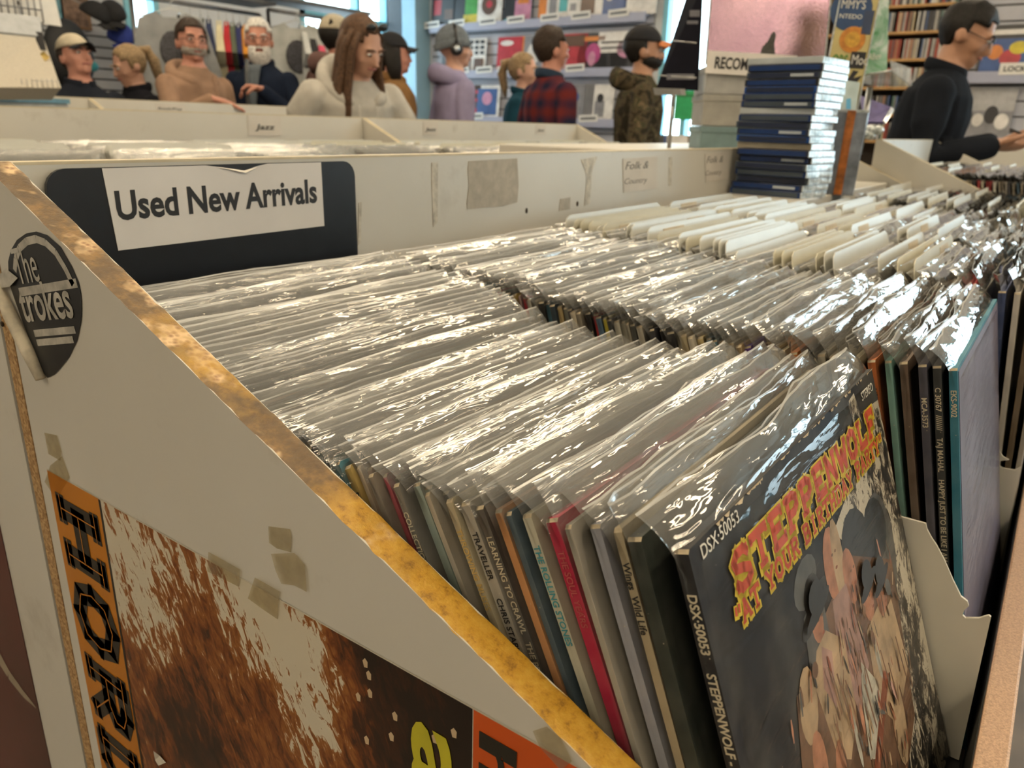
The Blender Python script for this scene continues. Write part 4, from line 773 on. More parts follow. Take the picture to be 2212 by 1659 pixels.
# boxed set with an orange spine
P = far(1777, 412, 1.80); P.z = BASEZ; Q = far(1835, 412, 1.78); Q.z = BASEZ; F2 = frame_from(P, Q)
bs = empty('boxed_set', P, (0,0,0), 'upright grey boxed set with an orange spine right of the case stack', 'boxed set'); bs.rotation_euler = (F2 @ Matrix.Rotation(math.radians(1), 3, 'Y')).to_euler()
GRY = plain('boxset_grey', (0.22,0.25,0.30), 0.35, 0.45, 25); ORS = plain('boxset_orange', (0.50,0.16,0.03), 0.4, 0.5, 40)
MB().bbox(0, 0.068, 0, 0.11, 0, 0.186, 0.002).build('slipcase', GRY, bs); MB().box(0.024, 0.042, -0.0012, 0.001, 0.0, 0.186).build('spine', ORS, bs); MB().bbox(-0.0015, 0.0695, -0.0005, 0.1115, 0.182, 0.1885, 0.001).build('clear_lid', WRAP, bs)
# sticker-covered panel
P = far(1748, 330, 1.95); P.z = BASEZ; Q = far(1828, 330, 1.93); Q.z = BASEZ; F3 = frame_from(P, Q); wS = (Q-P).length
sp = empty('sticker_display', P, (0,0,0), 'tall cream panel covered in stickers behind the case stack', 'panel'); sp.rotation_euler = (F3 @ Matrix.Rotation(math.radians(3), 3, 'Y') @ Matrix.Rotation(math.radians(-4), 3, 'X')).to_euler()
MB().bbox(0, wS, 0, 0.006, 0, 0.56, 0.001).build('board', plain('cream_yellow_board', (0.56,0.47,0.20), 0.4, 0.1, 12), sp)
for x in (-0.002, wS): MB().box(x, x+0.003, -0.003, 0.009, 0, 0.56).build('clear_rim', WRAP, sp)
def zs(py): return (far(1790, py, 1.94).z-BASEZ)
def disc(u, v, r, mat, lift, name='sticker', n=24, sq=1.0):
    mb = MB(); mb.prism([(u+r*math.cos(2*math.pi*k/n), v+r*sq*math.sin(2*math.pi*k/n)) for k in range(n)], lambda x, z: Vector((x,-lift,z)), lambda x, z: Vector((x,-lift+0.0006,z))); return mb.build(name, mat, sp)
SB = plain('sticker_blue', (0.02,0.06,0.16), 0.4); SO = plain('sticker_orange', (0.56,0.22,0.03), 0.5, 0.3, 60)
o = disc(0.030, zs(28), 0.048, SB, 0.0012); lettering('lettering', "MMY'S", 0.02, WHITEINK, (0.006,-0.002,zs(26)), (1,0,0), (0,0,1), o, width=0.055, height=0.020, depth=0.0001); lettering('lettering', 'NTEDO', 0.02, WHITEINK, (0.006,-0.002,zs(46)), (1,0,0), (0,0,1), o, width=0.052, height=0.010, depth=0.0001)
disc(0.046, zs(88), 0.030, SO, 0.0016); disc(0.046, zs(88), 0.018, plain('sticker_gold', (0.60,0.33,0.04), 0.4, 0.3, 90), 0.0024, 'sticker_motif')
o = MB().box(0.050, wS-0.004, -0.0018, 0, zs(146), zs(112)).build('sticker', INK, sp); lettering('lettering', 'Moc', 0.02, WHITEINK, (0.054,-0.0024,zs(138)), (1,0,0), (0,0,1), o, width=0.036, height=0.022, depth=0.0001)
lettering('sticker', 'ORS', 0.03, plain('sticker_green', (0.10,0.22,0.04), 0.5), (0.008,-0.0016,zs(143)), (1,0,0), (0,0,1), sp, width=0.036, height=0.028, bold=0.03, depth=0.0002)
o = disc(0.044, zs(192), 0.030, INK, 0.0014); disc(0.038, zs(192), 0.016, WHITEINK, 0.0022, 'sticker_motif', 10, 1.3)
MB().box(0.0, wS-0.008, -0.0012, 0, zs(240), zs(222)).build('sticker', plain('sticker_pink', (0.55,0.14,0.25), 0.5), sp); MB().box(0.0, 0.03, -0.0012, 0, zs(300), zs(243)).build('sticker', plain('sticker_pale', (0.6,0.56,0.5), 0.5), sp); MB().box(0.034, 0.06, -0.0014, 0, zs(320), zs(245)).build('sticker', INK, sp)
MB().box(wS-0.026, wS-0.004, -0.0016, 0, zs(76), zs(28)).build('sticker', plain('sticker_navy', (0.03,0.05,0.11), 0.4), sp)
mb = MB(); mb.prism([(0.05,zs(178)),(0.062,zs(150)),(0.075,zs(152)),(0.066,zs(166)),(0.085,zs(160)),(0.06,zs(200)),(0.066,zs(176))], lambda x, z: Vector((x,-0.0012,z)), lambda x, z: Vector((x,0,z))); mb.build('sticker', INK, sp)
# display table behind the bins with storage boxes, pink record and sign
tb = empty('display_table', (2.3, 1.0, 0), (0,0,0), 'white display table behind the case stack', 'table')
MB().bbox(-0.55, 0.75, -0.28, 0.30, 1.17, 1.20, 0.004).build('table_top', LAM, tb)
for x in (-0.5, 0.7):
    for y in (-0.24, 0.26): MB().box(x-0.02, x+0.02, y-0.02, y+0.02, 0, 1.17).build('leg', LAM, tb)
TZ = 1.20
GB = [plain('box_teal', (0.16,0.24,0.25), 0.5), plain('box_grey', (0.32,0.31,0.28), 0.5), plain('box_grey_light', (0.36,0.36,0.35), 0.5)]
P = far(1512, 300, 2.12); Q = far(1745, 300, 2.10); FD = frame_from(P, Q); zc = TZ
P.z = 0; 
for k, (h, m) in enumerate(((0.062, 0), (0.082, 1), (0.072, 2))):
    root = empty('storage_box', P + Vector((0,0,zc)), (0,0,0), ['teal storage box at the bottom of the pile under the pink record', 'warm grey storage box in the middle of the pile under the pink record', 'light grey storage box on top of the pile under the pink record'][k], 'box', 'storage boxes under the pink record')
    root.rotation_euler = FD.to_euler(); MB().bbox(0, 0.30, 0, 0.20, 0, h-0.012, 0.003).build('body', GB[m], root); MB().bbox(-0.003, 0.303, -0.003, 0.203, h-0.018, h-0.001, 0.003).build('lid', GB[m], root); zc += h
def m_foil():
    m, nt, b, out = new_mat('pink_foil'); v = coords(nt); n = noise_t(nt, v, 160, 3, 0.6); n2 = noise_t(nt, v, 4, 2)
    r = ramp(nt, n2.outputs['Fac'], [(0.3, (0.30,0.19,0.27)), (0.7, (0.44,0.30,0.37))]); nt.links.new(r.outputs[0], b.inputs['Base Color']); b.inputs['Metallic'].default_value = 0.9; b.inputs['Roughness'].default_value = 0.2
    bump(nt, b, n.outputs['Fac'], 0.3, 0.003); return m
pk = empty('vinyl_record', P + Vector((0,0,zc+0.004)) + FD @ Vector((0.0,0.02,0)), (0,0,0), 'shiny pink foil record with a small dark figure, propped on storage boxes', 'record'); pk.rotation_euler = (FD @ Matrix.Rotation(math.radians(-9), 3, 'X')).to_euler()
MB().bbox(0, 0.312, 0, 0.005, 0, 0.312, 0.001).build('cover', m_foil(), pk); MB().box(-0.003, 0.0, -0.002, 0.007, 0, 0.315).build('sleeve_rim', WRAP, pk); MB().box(0.312, 0.315, -0.002, 0.007, 0, 0.315).build('sleeve_rim', WRAP, pk)
mb = MB(); mb.prism([(0.142,0.032),(0.150,0.022),(0.176,0.020),(0.181,0.030),(0.178,0.044),(0.176,0.058),(0.179,0.076),(0.176,0.085),(0.171,0.088),(0.166,0.080),(0.158,0.062),(0.146,0.048)], lambda x, z: Vector((x,-0.0012,z)), lambda x, z: Vector((x,0,z))); mb.build('dark_figure_print', plain('print_charcoal', (0.05,0.05,0.045), 0.6, 0.4, 120), pk)
sg = empty('label_strip', P + Vector((0,0,zc)) + FD @ Vector((-0.005,-0.012,0)), (0,0,0), 'white card strip with black lettering below the pink record', 'label'); sg.rotation_euler = (FD @ Matrix.Rotation(math.radians(2), 3, 'Y')).to_euler()
c = MB().box(0, 0.235, 0, 0.002, -0.020, 0.036).build('card', WHITEPAPER, sg); lettering('lettering', 'RECOMMENDED', 0.03, INK, (0.022,-0.0006,-0.006), (1,0,0), (0,0,1), c, width=0.195, height=0.030, bold=0.03, depth=0.0002)
def slab4(P, t, name, mat, **kw):
    n = (P[1]-P[0]).cross(P[3]-P[0]).normalized()*t; mb = MB(); mb.add(list(P)+[p+n for p in P], [(0,3,2,1),(4,5,6,7),(0,1,5,4),(1,2,6,5),(2,3,7,6),(3,0,4,7)]); return mb.build(name, mat, **kw)
bk = empty('vinyl_record', (0,0,0), (0,0,0), 'black record leaning in a wire rack left of the pink record', 'record')
C4 = [far(1420,190,2.22), far(1508,196,2.10), far(1520,-30,2.22), far(1492,-30,2.36)]
slab4(C4, 0.004, 'cover', plain('black_glossy_card', (0.006,0.006,0.011), 0.85, spec=0.05), parent=bk)
for k, (a, b, c, d) in enumerate(((1490,22,1512,36),(1484,45,1508,52),(1440,160,1500,172))): slab4([far(a,d,2.13), far(c,d,2.11), far(c,b,2.11), far(a,b,2.13)], 0.0005, 'small_print', plain('dim_print', (0.10,0.10,0.12), 0.5), parent=bk)
rk = empty('wire_rack', (0,0,0), (0,0,0), 'clear and wire rack holding the black record', 'rack')
for y in (90, 165): mb = MB(); mb.tube([far(1452 if y < 100 else 1425, y-2, 2.16), far(1504, y+3, 2.06)], 0.0016, 6); mb.build('wire', plain('wire_metal', (0.35,0.35,0.35), 0.3, metal=0.9), rk)
slab4([far(1425,205,2.16), far(1482,206,2.08), far(1480,192,2.08), far(1422,190,2.16)], 0.02, 'shelf_lip', plain('rack_grey', (0.20,0.20,0.20), 0.4), parent=rk)
mb = MB(); q = far(1455,205,2.13); mb.tube([q, Vector((q.x, q.y, TZ))], 0.006, 8); mb.build('post', MATS['wire_metal'], rk)
# clear tray with a boxed item and green-lit sleeve, leaflet card
tr = empty('acrylic_tray', (0,0,0), (0,0,0), 'clear acrylic tray holding a dark ribbed case and a glossy sleeve reflecting green', 'tray')
def m_acr():
    m, nt, b, out = new_mat('clear_acrylic'); nt.nodes.remove(b); t = nt.nodes.new('ShaderNodeBsdfTransparent'); t.inputs[0].default_value = (0.93,0.95,0.95,1); g = nt.nodes.new('ShaderNodeBsdfGlossy'); g.inputs['Roughness'].default_value = 0.08; d = nt.nodes.new('ShaderNodeBsdfDiffuse'); d.inputs[0].default_value = (0.8,0.8,0.78,1)
    x = nt.nodes.new('ShaderNodeMixShader'); x.inputs[0].default_value = 0.28; nt.links.new(t.outputs[0], x.inputs[1]); nt.links.new(d.outputs[0], x.inputs[2]); y = nt.nodes.new('ShaderNodeMixShader'); y.inputs[0].default_value = 0.14
    nt.links.new(x.outputs[0], y.inputs[1]); nt.links.new(g.outputs[0], y.inputs[2]); nt.links.new(y.outputs[0], out.inputs[0]); return m
ACR = m_acr()
slab4([far(1836,168,1.98), far(1925,152,1.90), far(1968,184,2.10), far(1880,182,2.16)], -0.004, 'floor', ACR, parent=tr)
slab4([far(1925,155,1.90), far(1968,186,2.10), far(1966,148,2.10), far(1922,132,1.90)], 0.003, 'front_lip', ACR, parent=tr)
slab4([far(1836,168,1.98), far(1880,182,2.16), far(1872,-30,2.16), far(1824,-30,1.98)], 0.003, 'back_wall', ACR, parent=tr)
mb = MB(); mb.tube([far(1825,90,1.98), far(1834,167,1.98)], 0.0022, 6); mb.tube([far(1834,167,1.98), far(1925,152,1.90)], 0.0022, 6); mb.build('bright_edge', WRAP, tr)
mb = MB(); q = far(1880,185,2.03); mb.tube([Vector((q.x,q.y,q.z-0.004)), Vector((q.x,q.y,TZ))], 0.008, 8); mb.build('post', MATS['wire_metal'], tr)
cs = empty('ribbed_case', (0,0,0), (0,0,0), 'dark brown ribbed case standing in the clear tray', 'case')
RB = plain('dark_ribbed', (0.012,0.009,0.007), 0.35)
for k in range(5): a = 1836+k*6.4; slab4([far(a,163-k*0.8,1.97), far(a+5.2,162-k*0.8,1.97), far(a+6.2,-30,1.97), far(a+1,-30,1.97)], -0.03, 'rib', RB, parent=cs)
slab4([far(1836,163,1.975), far(1868,160,1.972), far(1869,-30,1.972), far(1837,-30,1.975)], -0.028, 'back', RB, parent=cs)
def m_greenref():
    m, nt, b, out = new_mat('painted_green_reflection'); v = coords(nt); n = noise_t(nt, v, 14, 3, 0.6, 1.5); r = ramp(nt, n.outputs['Fac'], [(0.32, (0.08,0.30,0.12)), (0.5, (0.36,0.56,0.46)), (0.62, (0.66,0.76,0.74))]); nt.links.new(r.outputs[0], b.inputs['Base Color']); b.inputs['Roughness'].default_value = 0.12; b.inputs['Coat Weight'].default_value = 0.8; return m  # green and white reflection of outdoors painted into the sleeve colour
gs = empty('sleeved_case', (0,0,0), (0,0,0), 'glossy sleeved case with a pale green reflection standing in the clear tray', 'case')
f_ = slab4([far(1868,160,1.94), far(1916,152,1.93), far(1921,-30,1.93), far(1871,-30,1.94)], -0.012, 'front', m_greenref(), parent=gs)
d_ = (far(1916,122,1.928)-far(1868,126,1.938)).normalized(); lettering('lettering', 'Alben', 0.02, WHITEINK, far(1874,130,1.932), d_, (0,0,1), f_, width=0.030, height=0.016, shear=0.2, depth=0.0002)
lf = empty('leaflet_card', (0,0,0), (0,0,0), 'pale blue leaflet card standing behind the boxed set', 'card')
slab4([far(1797,258,1.90), far(1846,256,1.88), far(1858,178,1.88), far(1806,170,1.90)], -0.003, 'card', plain('pale_blue_card', (0.42,0.53,0.55), 0.5), parent=lf)
slab4([far(1828,240,1.885), far(1838,240,1.884), far(1838,212,1.884), far(1828,214,1.885)], -0.0005, 'blue_print', plain('blue_print', (0.08,0.35,0.60), 0.5), parent=lf); slab4([far(1797,320,1.91), far(1840,320,1.89), far(1846,256,1.89), far(1797,258,1.91)], -0.02, 'holder', ACR, parent=lf)
mb = MB(); q = far(1820,320,1.90); mb.tube([Vector((q.x,q.y,q.z+0.004)), Vector((q.x,q.y,BASEZ))], 0.006, 8); mb.build('post', MATS['wire_metal'], lf)
pc = empty('disc_case', (0,0,0), (0,0,0), 'tilted purple disc case beyond the boxed set', 'disc case')
slab4([far(1868,268,2.35), far(1912,268,2.32), far(1930,238,2.36), far(1856,210,2.40)], 0.010, 'front', plain('purple_print', (0.10,0.085,0.22), 0.3, 0.3, 20), parent=pc); slab4([far(1912,268,2.315), far(1914,266,2.315), far(1932,238,2.355), far(1930,238,2.355)], 0.012, 'clear_rim', WRAP, parent=pc)
cr = MB(); q = far(1885,284,2.30)
for k in range(5): cr.ball(q+Vector((rnd.uniform(-0.012,0.012), rnd.uniform(-0.03,0.03), rnd.uniform(-0.012,0.008))), (0.018,0.018,0.014), 8, 6)
cr.build('crumpled_wrapper', WRAP, None, 'crumpled clear wrapper below the purple case', 'wrapper')
# cabinet with a cream display box at the far left
cb = empty('cabinet', (1.235, 3.92, 0), (0,0,0), 'grey cabinet with a blue rim at the far left behind the jazz bin', 'cabinet')
MB().bbox(-0.75, 0.545, -0.22, 0.30, 0.0, 1.285, 0.006).build('body', plain('cabinet_grey', (0.40,0.42,0.42), 0.5), cb); MB().box(-0.75, 0.55, -0.226, 0.306, 1.285, 1.305).build('blue_rim', plain('rim_blue', (0.14,0.30,0.42), 0.4), cb)
bx_ = empty('display_box', (0,0,0), (0,0,0), 'cream display box with a black tag and gold diamond sticker', 'display box')
D = 3.06; CR = plain('cream_card', (0.56,0.51,0.42), 0.7, 0.06, 150)
slab4([far(-60,188,D-0.25), far(132,190,D), far(92,76,D+0.04), far(-60,62,D-0.2)], -0.10, 'front', CR, parent=bx_); slab4([far(-60,62,D-0.21), far(92,78,D+0.03), far(86,36,D+0.08), far(-60,20,D-0.15)], -0.10, 'top_band', plain('band_grey', (0.42,0.44,0.46), 0.5), parent=bx_)
slab4([far(80,107,D+0.005), far(100,109,D+0.01), far(92,70,D+0.02), far(71,68,D+0.015)], 0.001, 'black_tag', INK, parent=bx_); slab4([far(84,118,D-0.003), far(98,133,D), far(108,124,D+0.004), far(95,111,D+0.004)], 0.001, 'gold_diamond', plain('gold_foil', (0.36,0.26,0.08), 0.3, 0.2, 60, metal=0.6), parent=bx_)
for k in range(14): a = -20+k*11; mb = MB(); mb.tube([far(a,170,D-0.12), far(a+3,190,D-0.10)], 0.0012, 5); mb.build('wire', MATS['wire_metal'], bx_)
mb = MB(); mb.tube([far(-20,172,D-0.14), far(128,176,D-0.03)], 0.0012, 5); mb.build('wire', MATS['wire_metal'], bx_)
# ------------------------------------------------------------------ people
import numpy as np
SKINS = {'fair': plain('skin_fair', (0.50,0.28,0.20), 0.5, 0.06, 20), 'rosy': plain('skin_rosy', (0.50,0.23,0.165), 0.5, 0.08, 20), 'tan': plain('skin_tan', (0.40,0.21,0.13), 0.5, 0.06, 20)}
HAIRM = {k: plain('hair_'+k, c, 0.6, 0.45, 90, bmp=0.4, spec=0.25) for k, c in dict(black=(0.012,0.010,0.009), dark=(0.035,0.022,0.015), brown=(0.085,0.045,0.025), blond=(0.26,0.18,0.10), white=(0.62,0.60,0.57), grey=(0.30,0.27,0.24)).items()}
JEANS = plain('jeans', (0.03,0.045,0.085), 0.9, 0.2, 60); SHOEM = plain('shoe_black', (0.02,0.02,0.02), 0.6)
EYEW = plain('eye_white', (0.7,0.68,0.65), 0.3); EYED = plain('eye_dark', (0.02,0.015,0.012), 0.2); LIPS = plain('lips', (0.36,0.13,0.11), 0.5); FRAMEB = plain('spectacle_frame', (0.01,0.01,0.012), 0.3)
def m_camo():
    m, nt, b, out = new_mat('camouflage'); v = coords(nt); n = noise_t(nt, v, 16, 3, 0.55, 0.8)
    r = ramp(nt, n.outputs['Fac'], [(0.36,(0.03,0.026,0.018)),(0.46,(0.085,0.065,0.04)),(0.55,(0.055,0.055,0.03)),(0.63,(0.16,0.12,0.075))], 'CONSTANT'); nt.links.new(r.outputs[0], b.inputs['Base Color']); b.inputs['Roughness'].default_value = 0.95; b.inputs['Specular IOR Level'].default_value = 0.12; return m
def m_plaid():
    m, nt, b, out = new_mat('plaid'); v = coords(nt); c = (0.012,0.016,0.035)
    w1 = nt.nodes.new('ShaderNodeTexWave'); w1.inputs['Scale'].default_value = 3.2; w1.bands_direction = 'X'; w2 = nt.nodes.new('ShaderNodeTexWave'); w2.inputs['Scale'].default_value = 3.2; w2.bands_direction = 'Z'
    for w in (w1, w2): nt.links.new(v, w.inputs['Vector'])
    a = mixc(nt, w1.outputs['Fac'], c, (0.13,0.02,0.02)); d = mixc(nt, w2.outputs['Fac'], (0.014,0.018,0.045), (0.15,0.025,0.022)); nt.links.new(mixc(nt, 0.5, a, d), b.inputs['Base Color']); b.inputs['Roughness'].default_value = 0.95; b.inputs['Specular IOR Level'].default_value = 0.12; return m
def remesh(mb, voxel, smooth=3):
    me = mb.mesh('tmp', INK); o = bpy.data.objects.new('tmp', me); COL.objects.link(o)
    m = o.modifiers.new('r', 'REMESH'); m.mode = 'VOXEL'; m.voxel_size = voxel; s = o.modifiers.new('s', 'SMOOTH'); s.factor = 0.5; s.iterations = smooth
    res = bpy.data.meshes.new_from_object(o.evaluated_get(bpy.context.evaluated_depsgraph_get())); bpy.data.objects.remove(o); bpy.data.meshes.remove(me); return res
def hand_into(mb, wrist, dirv, palmn, side, curl, s=1.0):
    """palm plus five separate bent fingers; dirv = finger direction, palmn = the way the palm faces"""
    d = Vector(dirv).normalized(); n = Vector(palmn); n = (n - d*n.dot(d)).normalized(); w = d.cross(n)*side; W = Vector(wrist)
    mb.tube([W-d*0.02, W+d*0.01, W+d*0.05, W+d*0.088], [(0.026*s,0.020*s),(0.034*s,0.018*s),(0.042*s,0.017*s),(0.038*s,0.013*s)], 12, side=w)
    for k, (o, L) in enumerate(((0.029,0.075),(0.010,0.084),(-0.010,0.078),(-0.028,0.062))):
        p = W + d*0.082 + w*o*s; a = curl*0.55; pts = [p-d*0.012, p]; dd = d.copy(); q = p.copy()
        for f in (0.45, 0.32, 0.23):
            dd = (dd*math.cos(a) + n*math.sin(a)).normalized() if a else dd; q = q + dd*L*f*s; pts.append(q.copy()); n2 = (n*math.cos(a) - d*math.sin(a)); a = curl*0.75
        mb.tube(pts, [0.0095*s,0.0095*s,0.0088*s,0.0078*s,0.0058*s], 8)
    p = W + d*0.022 + w*0.034*s; q1 = p + (d*0.6+w*0.7+n*0.35*curl).normalized()*0.038*s; q2 = q1 + (d*0.9+w*0.15+n*0.7*curl).normalized()*0.032*s; q3 = q2 + (d*0.9-w*0.2*curl+n*0.8*curl).normalized()*0.024*s
    mb.tube([p-w*0.012, p, q1, q2, q3], [0.012*s,0.0125*s,0.011*s,0.010*s,0.007*s], 8)
def person(label, top, facing, skin='fair', hair='dark', shirt=(0.2,0.2,0.2), shirt_mat=None, lean=0.0, head=(0,0,0), arms=None, bulk=1.0, hands=None, style='short', extras=(), pants=None, woman=False, head_k=1.0):
    """top = highest point of the head; facing = horizontal direction; head = (yaw, pitch down, roll)"""
    H = top.z if not lean else None; F = Vector((facing[0], facing[1], 0)).normalized(); yaw = math.atan2(F.x, -F.y)
    if lean:      # stature such that the bent figure reaches the given height
        H = 1.75; ca, sa = math.cos(lean), math.sin(lean); H = 1.75*top.z/(0.93 + ca*0.80)
    k = H/1.75; pel = Vector((0,0,0.93*k)); RL = Matrix.Rotation(lean, 3, 'X')
    T = lambda x, y, z: RL @ (Vector((x*k, y*k, z*k)) - pel) + pel
    neck = T(0, -0.005, 1.535); HR = RL @ Matrix.Rotation(head[0], 3, 'Z') @ Matrix.Rotation(head[1], 3, 'X') @ Matrix.Rotation(head[2], 3, 'Y')
    hk = k*head_k; Hd = lambda x, y, z: HR @ Vector((x*hk, y*hk, (z+0.075)*hk)) + neck       # head-local, origin at eye level centre
    mb = MB(); sh = 0.93 if woman else 1.0; b = bulk
    tor = [(0.78,0.150,0.11),(0.86,0.172,0.125),(0.94,0.172,0.128),(1.06,0.158*b,0.118*b),(1.18,0.168*b,0.126*b),(1.30,0.185*b*sh,0.132*b),(1.38,0.190*b*sh,0.118*b),(1.43,0.140*b*sh,0.090*b),(1.475,0.085,0.068),(1.51,0.058,0.058)]
    mb.tube([T(0,0,z) for z, *_ in tor], [(a*k, c*k) for _, a, c in tor], 18, side=RL @ Vector((1,0,0)))
    mb.tube([T(0,0,1.45), neck, Hd(0,0.01,-0.02)], [0.060*k,0.056*k,0.055*k], 12)
    seg = []      # (a, b, zone)
    seg.append((T(0,0,0.80), T(0,0,1.46), 0)); seg.append((T(-0.15*sh,0,1.40), T(0.15*sh,0,1.40), 0))
    A = arms or {}; wr = {}
    for s in (-1, 1):
        S = T(s*0.176*b*sh, 0, 1.375); mb.ball(S, (0.062*k*b,0.064*k*b,0.066*k*b), 12, 8)
        e, w = A.get(s, (None, None))
        E = T(*e) if e else T(s*0.245*b, 0.03, 1.12); W = T(*w) if w else T(s*0.25*b, -0.05, 0.87)
        mb.tube([S, S.lerp(E,0.5), E, E.lerp(W,0.35), E.lerp(W,0.93), W], [0.062*k*b,0.058*k*b,0.050*k*b,0.050*k*b,0.043*k*b,0.038*k], 12); seg += [(S,E,0),(E,W,0)]; wr[s] = (E, W)
    for s in (-1, 1):
        hip, kn, an = Vector((s*0.088*k,0,0.90*k)), Vector((s*0.10*k,-0.015*k,0.49*k)), Vector((s*0.105*k,0.015*k,0.08*k))
        mb.tube([hip, hip.lerp(kn,0.5), kn, kn.lerp(an,0.35), an], [0.098*k,0.082*k,0.064*k,0.062*k,0.050*k], 12); mb.ball((s*0.105*k,-0.055*k,0.042*k), (0.046*k,0.13*k,0.042*k), 12, 8); seg += [(hip,kn,1),(kn,an,1)]; seg.append((Vector((s*0.105*k,0.02,0.03)), Vector((s*0.105*k,-0.14*k,0.03)), 2))
    # head: cranium, face, jaw, cheeks, nose, brow, ears
    def hb(c, r): mb.ball(Hd(*c), tuple(x*hk for x in r), 16, 11, HR)
    hb((0,0.012,0.035), (0.076,0.097,0.092)); hb((0,-0.022,-0.005), (0.067,0.076,0.085)); hb((0,-0.040,-0.062), (0.050,0.048,0.040)); hb((0,-0.076,-0.082), (0.022,0.018,0.017))
    for s in (-1, 1): hb((s*0.040,-0.058,-0.022), (0.022,0.024,0.022)); hb((s*0.079,0.014,-0.008), (0.010,0.022,0.033)); hb((s*0.030,-0.084,0.030), (0.024,0.012,0.008))
    mb.tube([Hd(0,-0.092,0.016), Hd(0,-0.106,-0.008), Hd(0,-0.112,-0.024), Hd(0,-0.096,-0.034)], [0.009*hk,0.012*hk,0.016*hk,0.010*hk], 8); hb((0,-0.090,-0.056), (0.020,0.010,0.009))
    seg.append((Hd(0,0,-0.03), Hd(0,0.0,0.05), 3)); seg.append((T(0,-0.005,1.50), Hd(0,0,-0.06), 3))
    me = remesh(mb, 0.0105); n = len(me.polygons)
    cen = np.empty(n*3); me.polygons.foreach_get('center', cen); cen = cen.reshape(n, 3); best = np.full(n, 9.9); zone = np.zeros(n, int)
    for a, c, zn in seg:
        a = np.array(a); d = np.array(c)-a; t = np.clip(((cen-a)@d)/(d@d), 0, 1); dist = np.linalg.norm(cen-(a+t[:,None]*d), axis=1) - (0.095 if zn == 3 else 0.10 if zn == 0 else 0.09)
        m = dist < best; best[m] = dist[m]; zone[m] = zn
    cm = shirt_mat or plain('cloth_%02d%02d%02d' % tuple(int(c*99) for c in shirt), shirt, 0.95, 0.18, 9, bmp=0.25, spec=0.12)
    hm = MB(); base = Vector((top.x, top.y, 0))
    for s in (-1, 1):
        E, W = wr[s]; hd = (hands or {}).get(s); dv = (W-E).normalized()
        if hd: hand_into(hm, W, RL @ Vector(hd[0]), RL @ Vector(hd[1]), hd[3] if len(hd) > 3 else s, hd[2], k)
        else: hand_into(hm, W, dv, RL @ Vector((-s,0,0)), -s, 0.5, k)
    # join hands into the body mesh
    nv = len(me.vertices); vs = [v.co.copy() for v in me.vertices] + [Vector(v) for v in hm.v]; fs = [tuple(p.vertices) for p in me.polygons] + [tuple(i+nv for i in f) for f in hm.f]
    body = bpy.data.meshes.new('body'); body.from_pydata(vs, [], fs)
    for mm in (cm, pants or JEANS, SHOEM, SKINS[skin]): body.materials.append(mm)
    body.polygons.foreach_set('material_index', list(zone)+[3]*len(hm.f)); body.polygons.foreach_set('use_smooth', [True]*len(fs)); body.update(); bpy.data.meshes.remove(me)
    root = empty('person', (0,0,0), (0,0,yaw), label, 'person')
    # shift so that the crown sits at the measured point; feet stay on the floor
    crown = Hd(0,0.012,0.127); off = Matrix.Rotation(yaw, 3, 'Z') @ Vector((crown.x, crown.y, 0)); root.location = (top.x-off.x, top.y-off.y, 0)
    link(bpy.data.objects.new('body', body), root)
    J = lambda p, r: (Hd(*p), tuple(x*hk for x in r))
    for s in (-1, 1):
        e = MB(); c, r = J((s*0.030,-0.0865,0.012), (0.012,0.010,0.0065)); e.ball(c, r, 10, 6, HR); eo = e.build('eye', EYEW, root)
        e = MB(); c, r = J((s*0.030,-0.0945,0.011), (0.0062,0.0042,0.0062)); e.ball(c, r, 8, 5, HR); e.build('iris', EYED, eo)
        e = MB(); e.tube([Hd(s*0.012,-0.098,0.030), Hd(s*0.032,-0.098,0.036), Hd(s*0.052,-0.086,0.030)], [0.0035*hk,0.0048*hk,0.003*hk], 6); e.build('eyebrow', HAIRM[hair], root)
    e = MB(); e.tube([Hd(-0.024,-0.090,-0.050), Hd(-0.010,-0.0985,-0.049), Hd(0.010,-0.0985,-0.049), Hd(0.024,-0.090,-0.050)], [0.003*hk,0.0058*hk,0.0058*hk,0.003*hk], 6); e.build('mouth', LIPS, root)
    def shell(c, r, keep, nm, mat, amp=0.004, nu=30, nv=20, fr=28, parent=None):
        mbs = MB(); tmp = MB(); tmp.ball((0,0,0), r, nu, nv); C = Vector(c); used = {}
        pts = [Vector(v)*(1+amp/r[0]*noise.noise(Vector(v)*fr)) + C for v in tmp.v]
        for f in tmp.f:
            cc = sum((pts[i] for i in f), Vector())/len(f)
            if keep(cc.x, cc.y, cc.z): mbs.add([Hd(*pts[i]) for i in f], [tuple(range(len(f)))], True)
        o = mbs.build(nm, mat, parent or root)
        bm = bmesh.new(); bm.from_mesh(o.data); bmesh.ops.remove_doubles(bm, verts=bm.verts, dist=1e-5); bm.to_mesh(o.data); bm.free()
        sd = o.modifiers.new('t', 'SOLIDIFY'); sd.thickness = 0.006; sd.offset = -1; return o
    hmat = HAIRM[hair]; HC = (0,0.016,0.034)
    hr = lambda x, y, z: z > (0.082 if y < -0.055 else 0.045 if y < -0.01 else -0.012 if y < 0.03 else -0.065)
    if style == 'short': shell(HC, (0.085,0.106,0.102), hr, 'hair', hmat, 0.007)
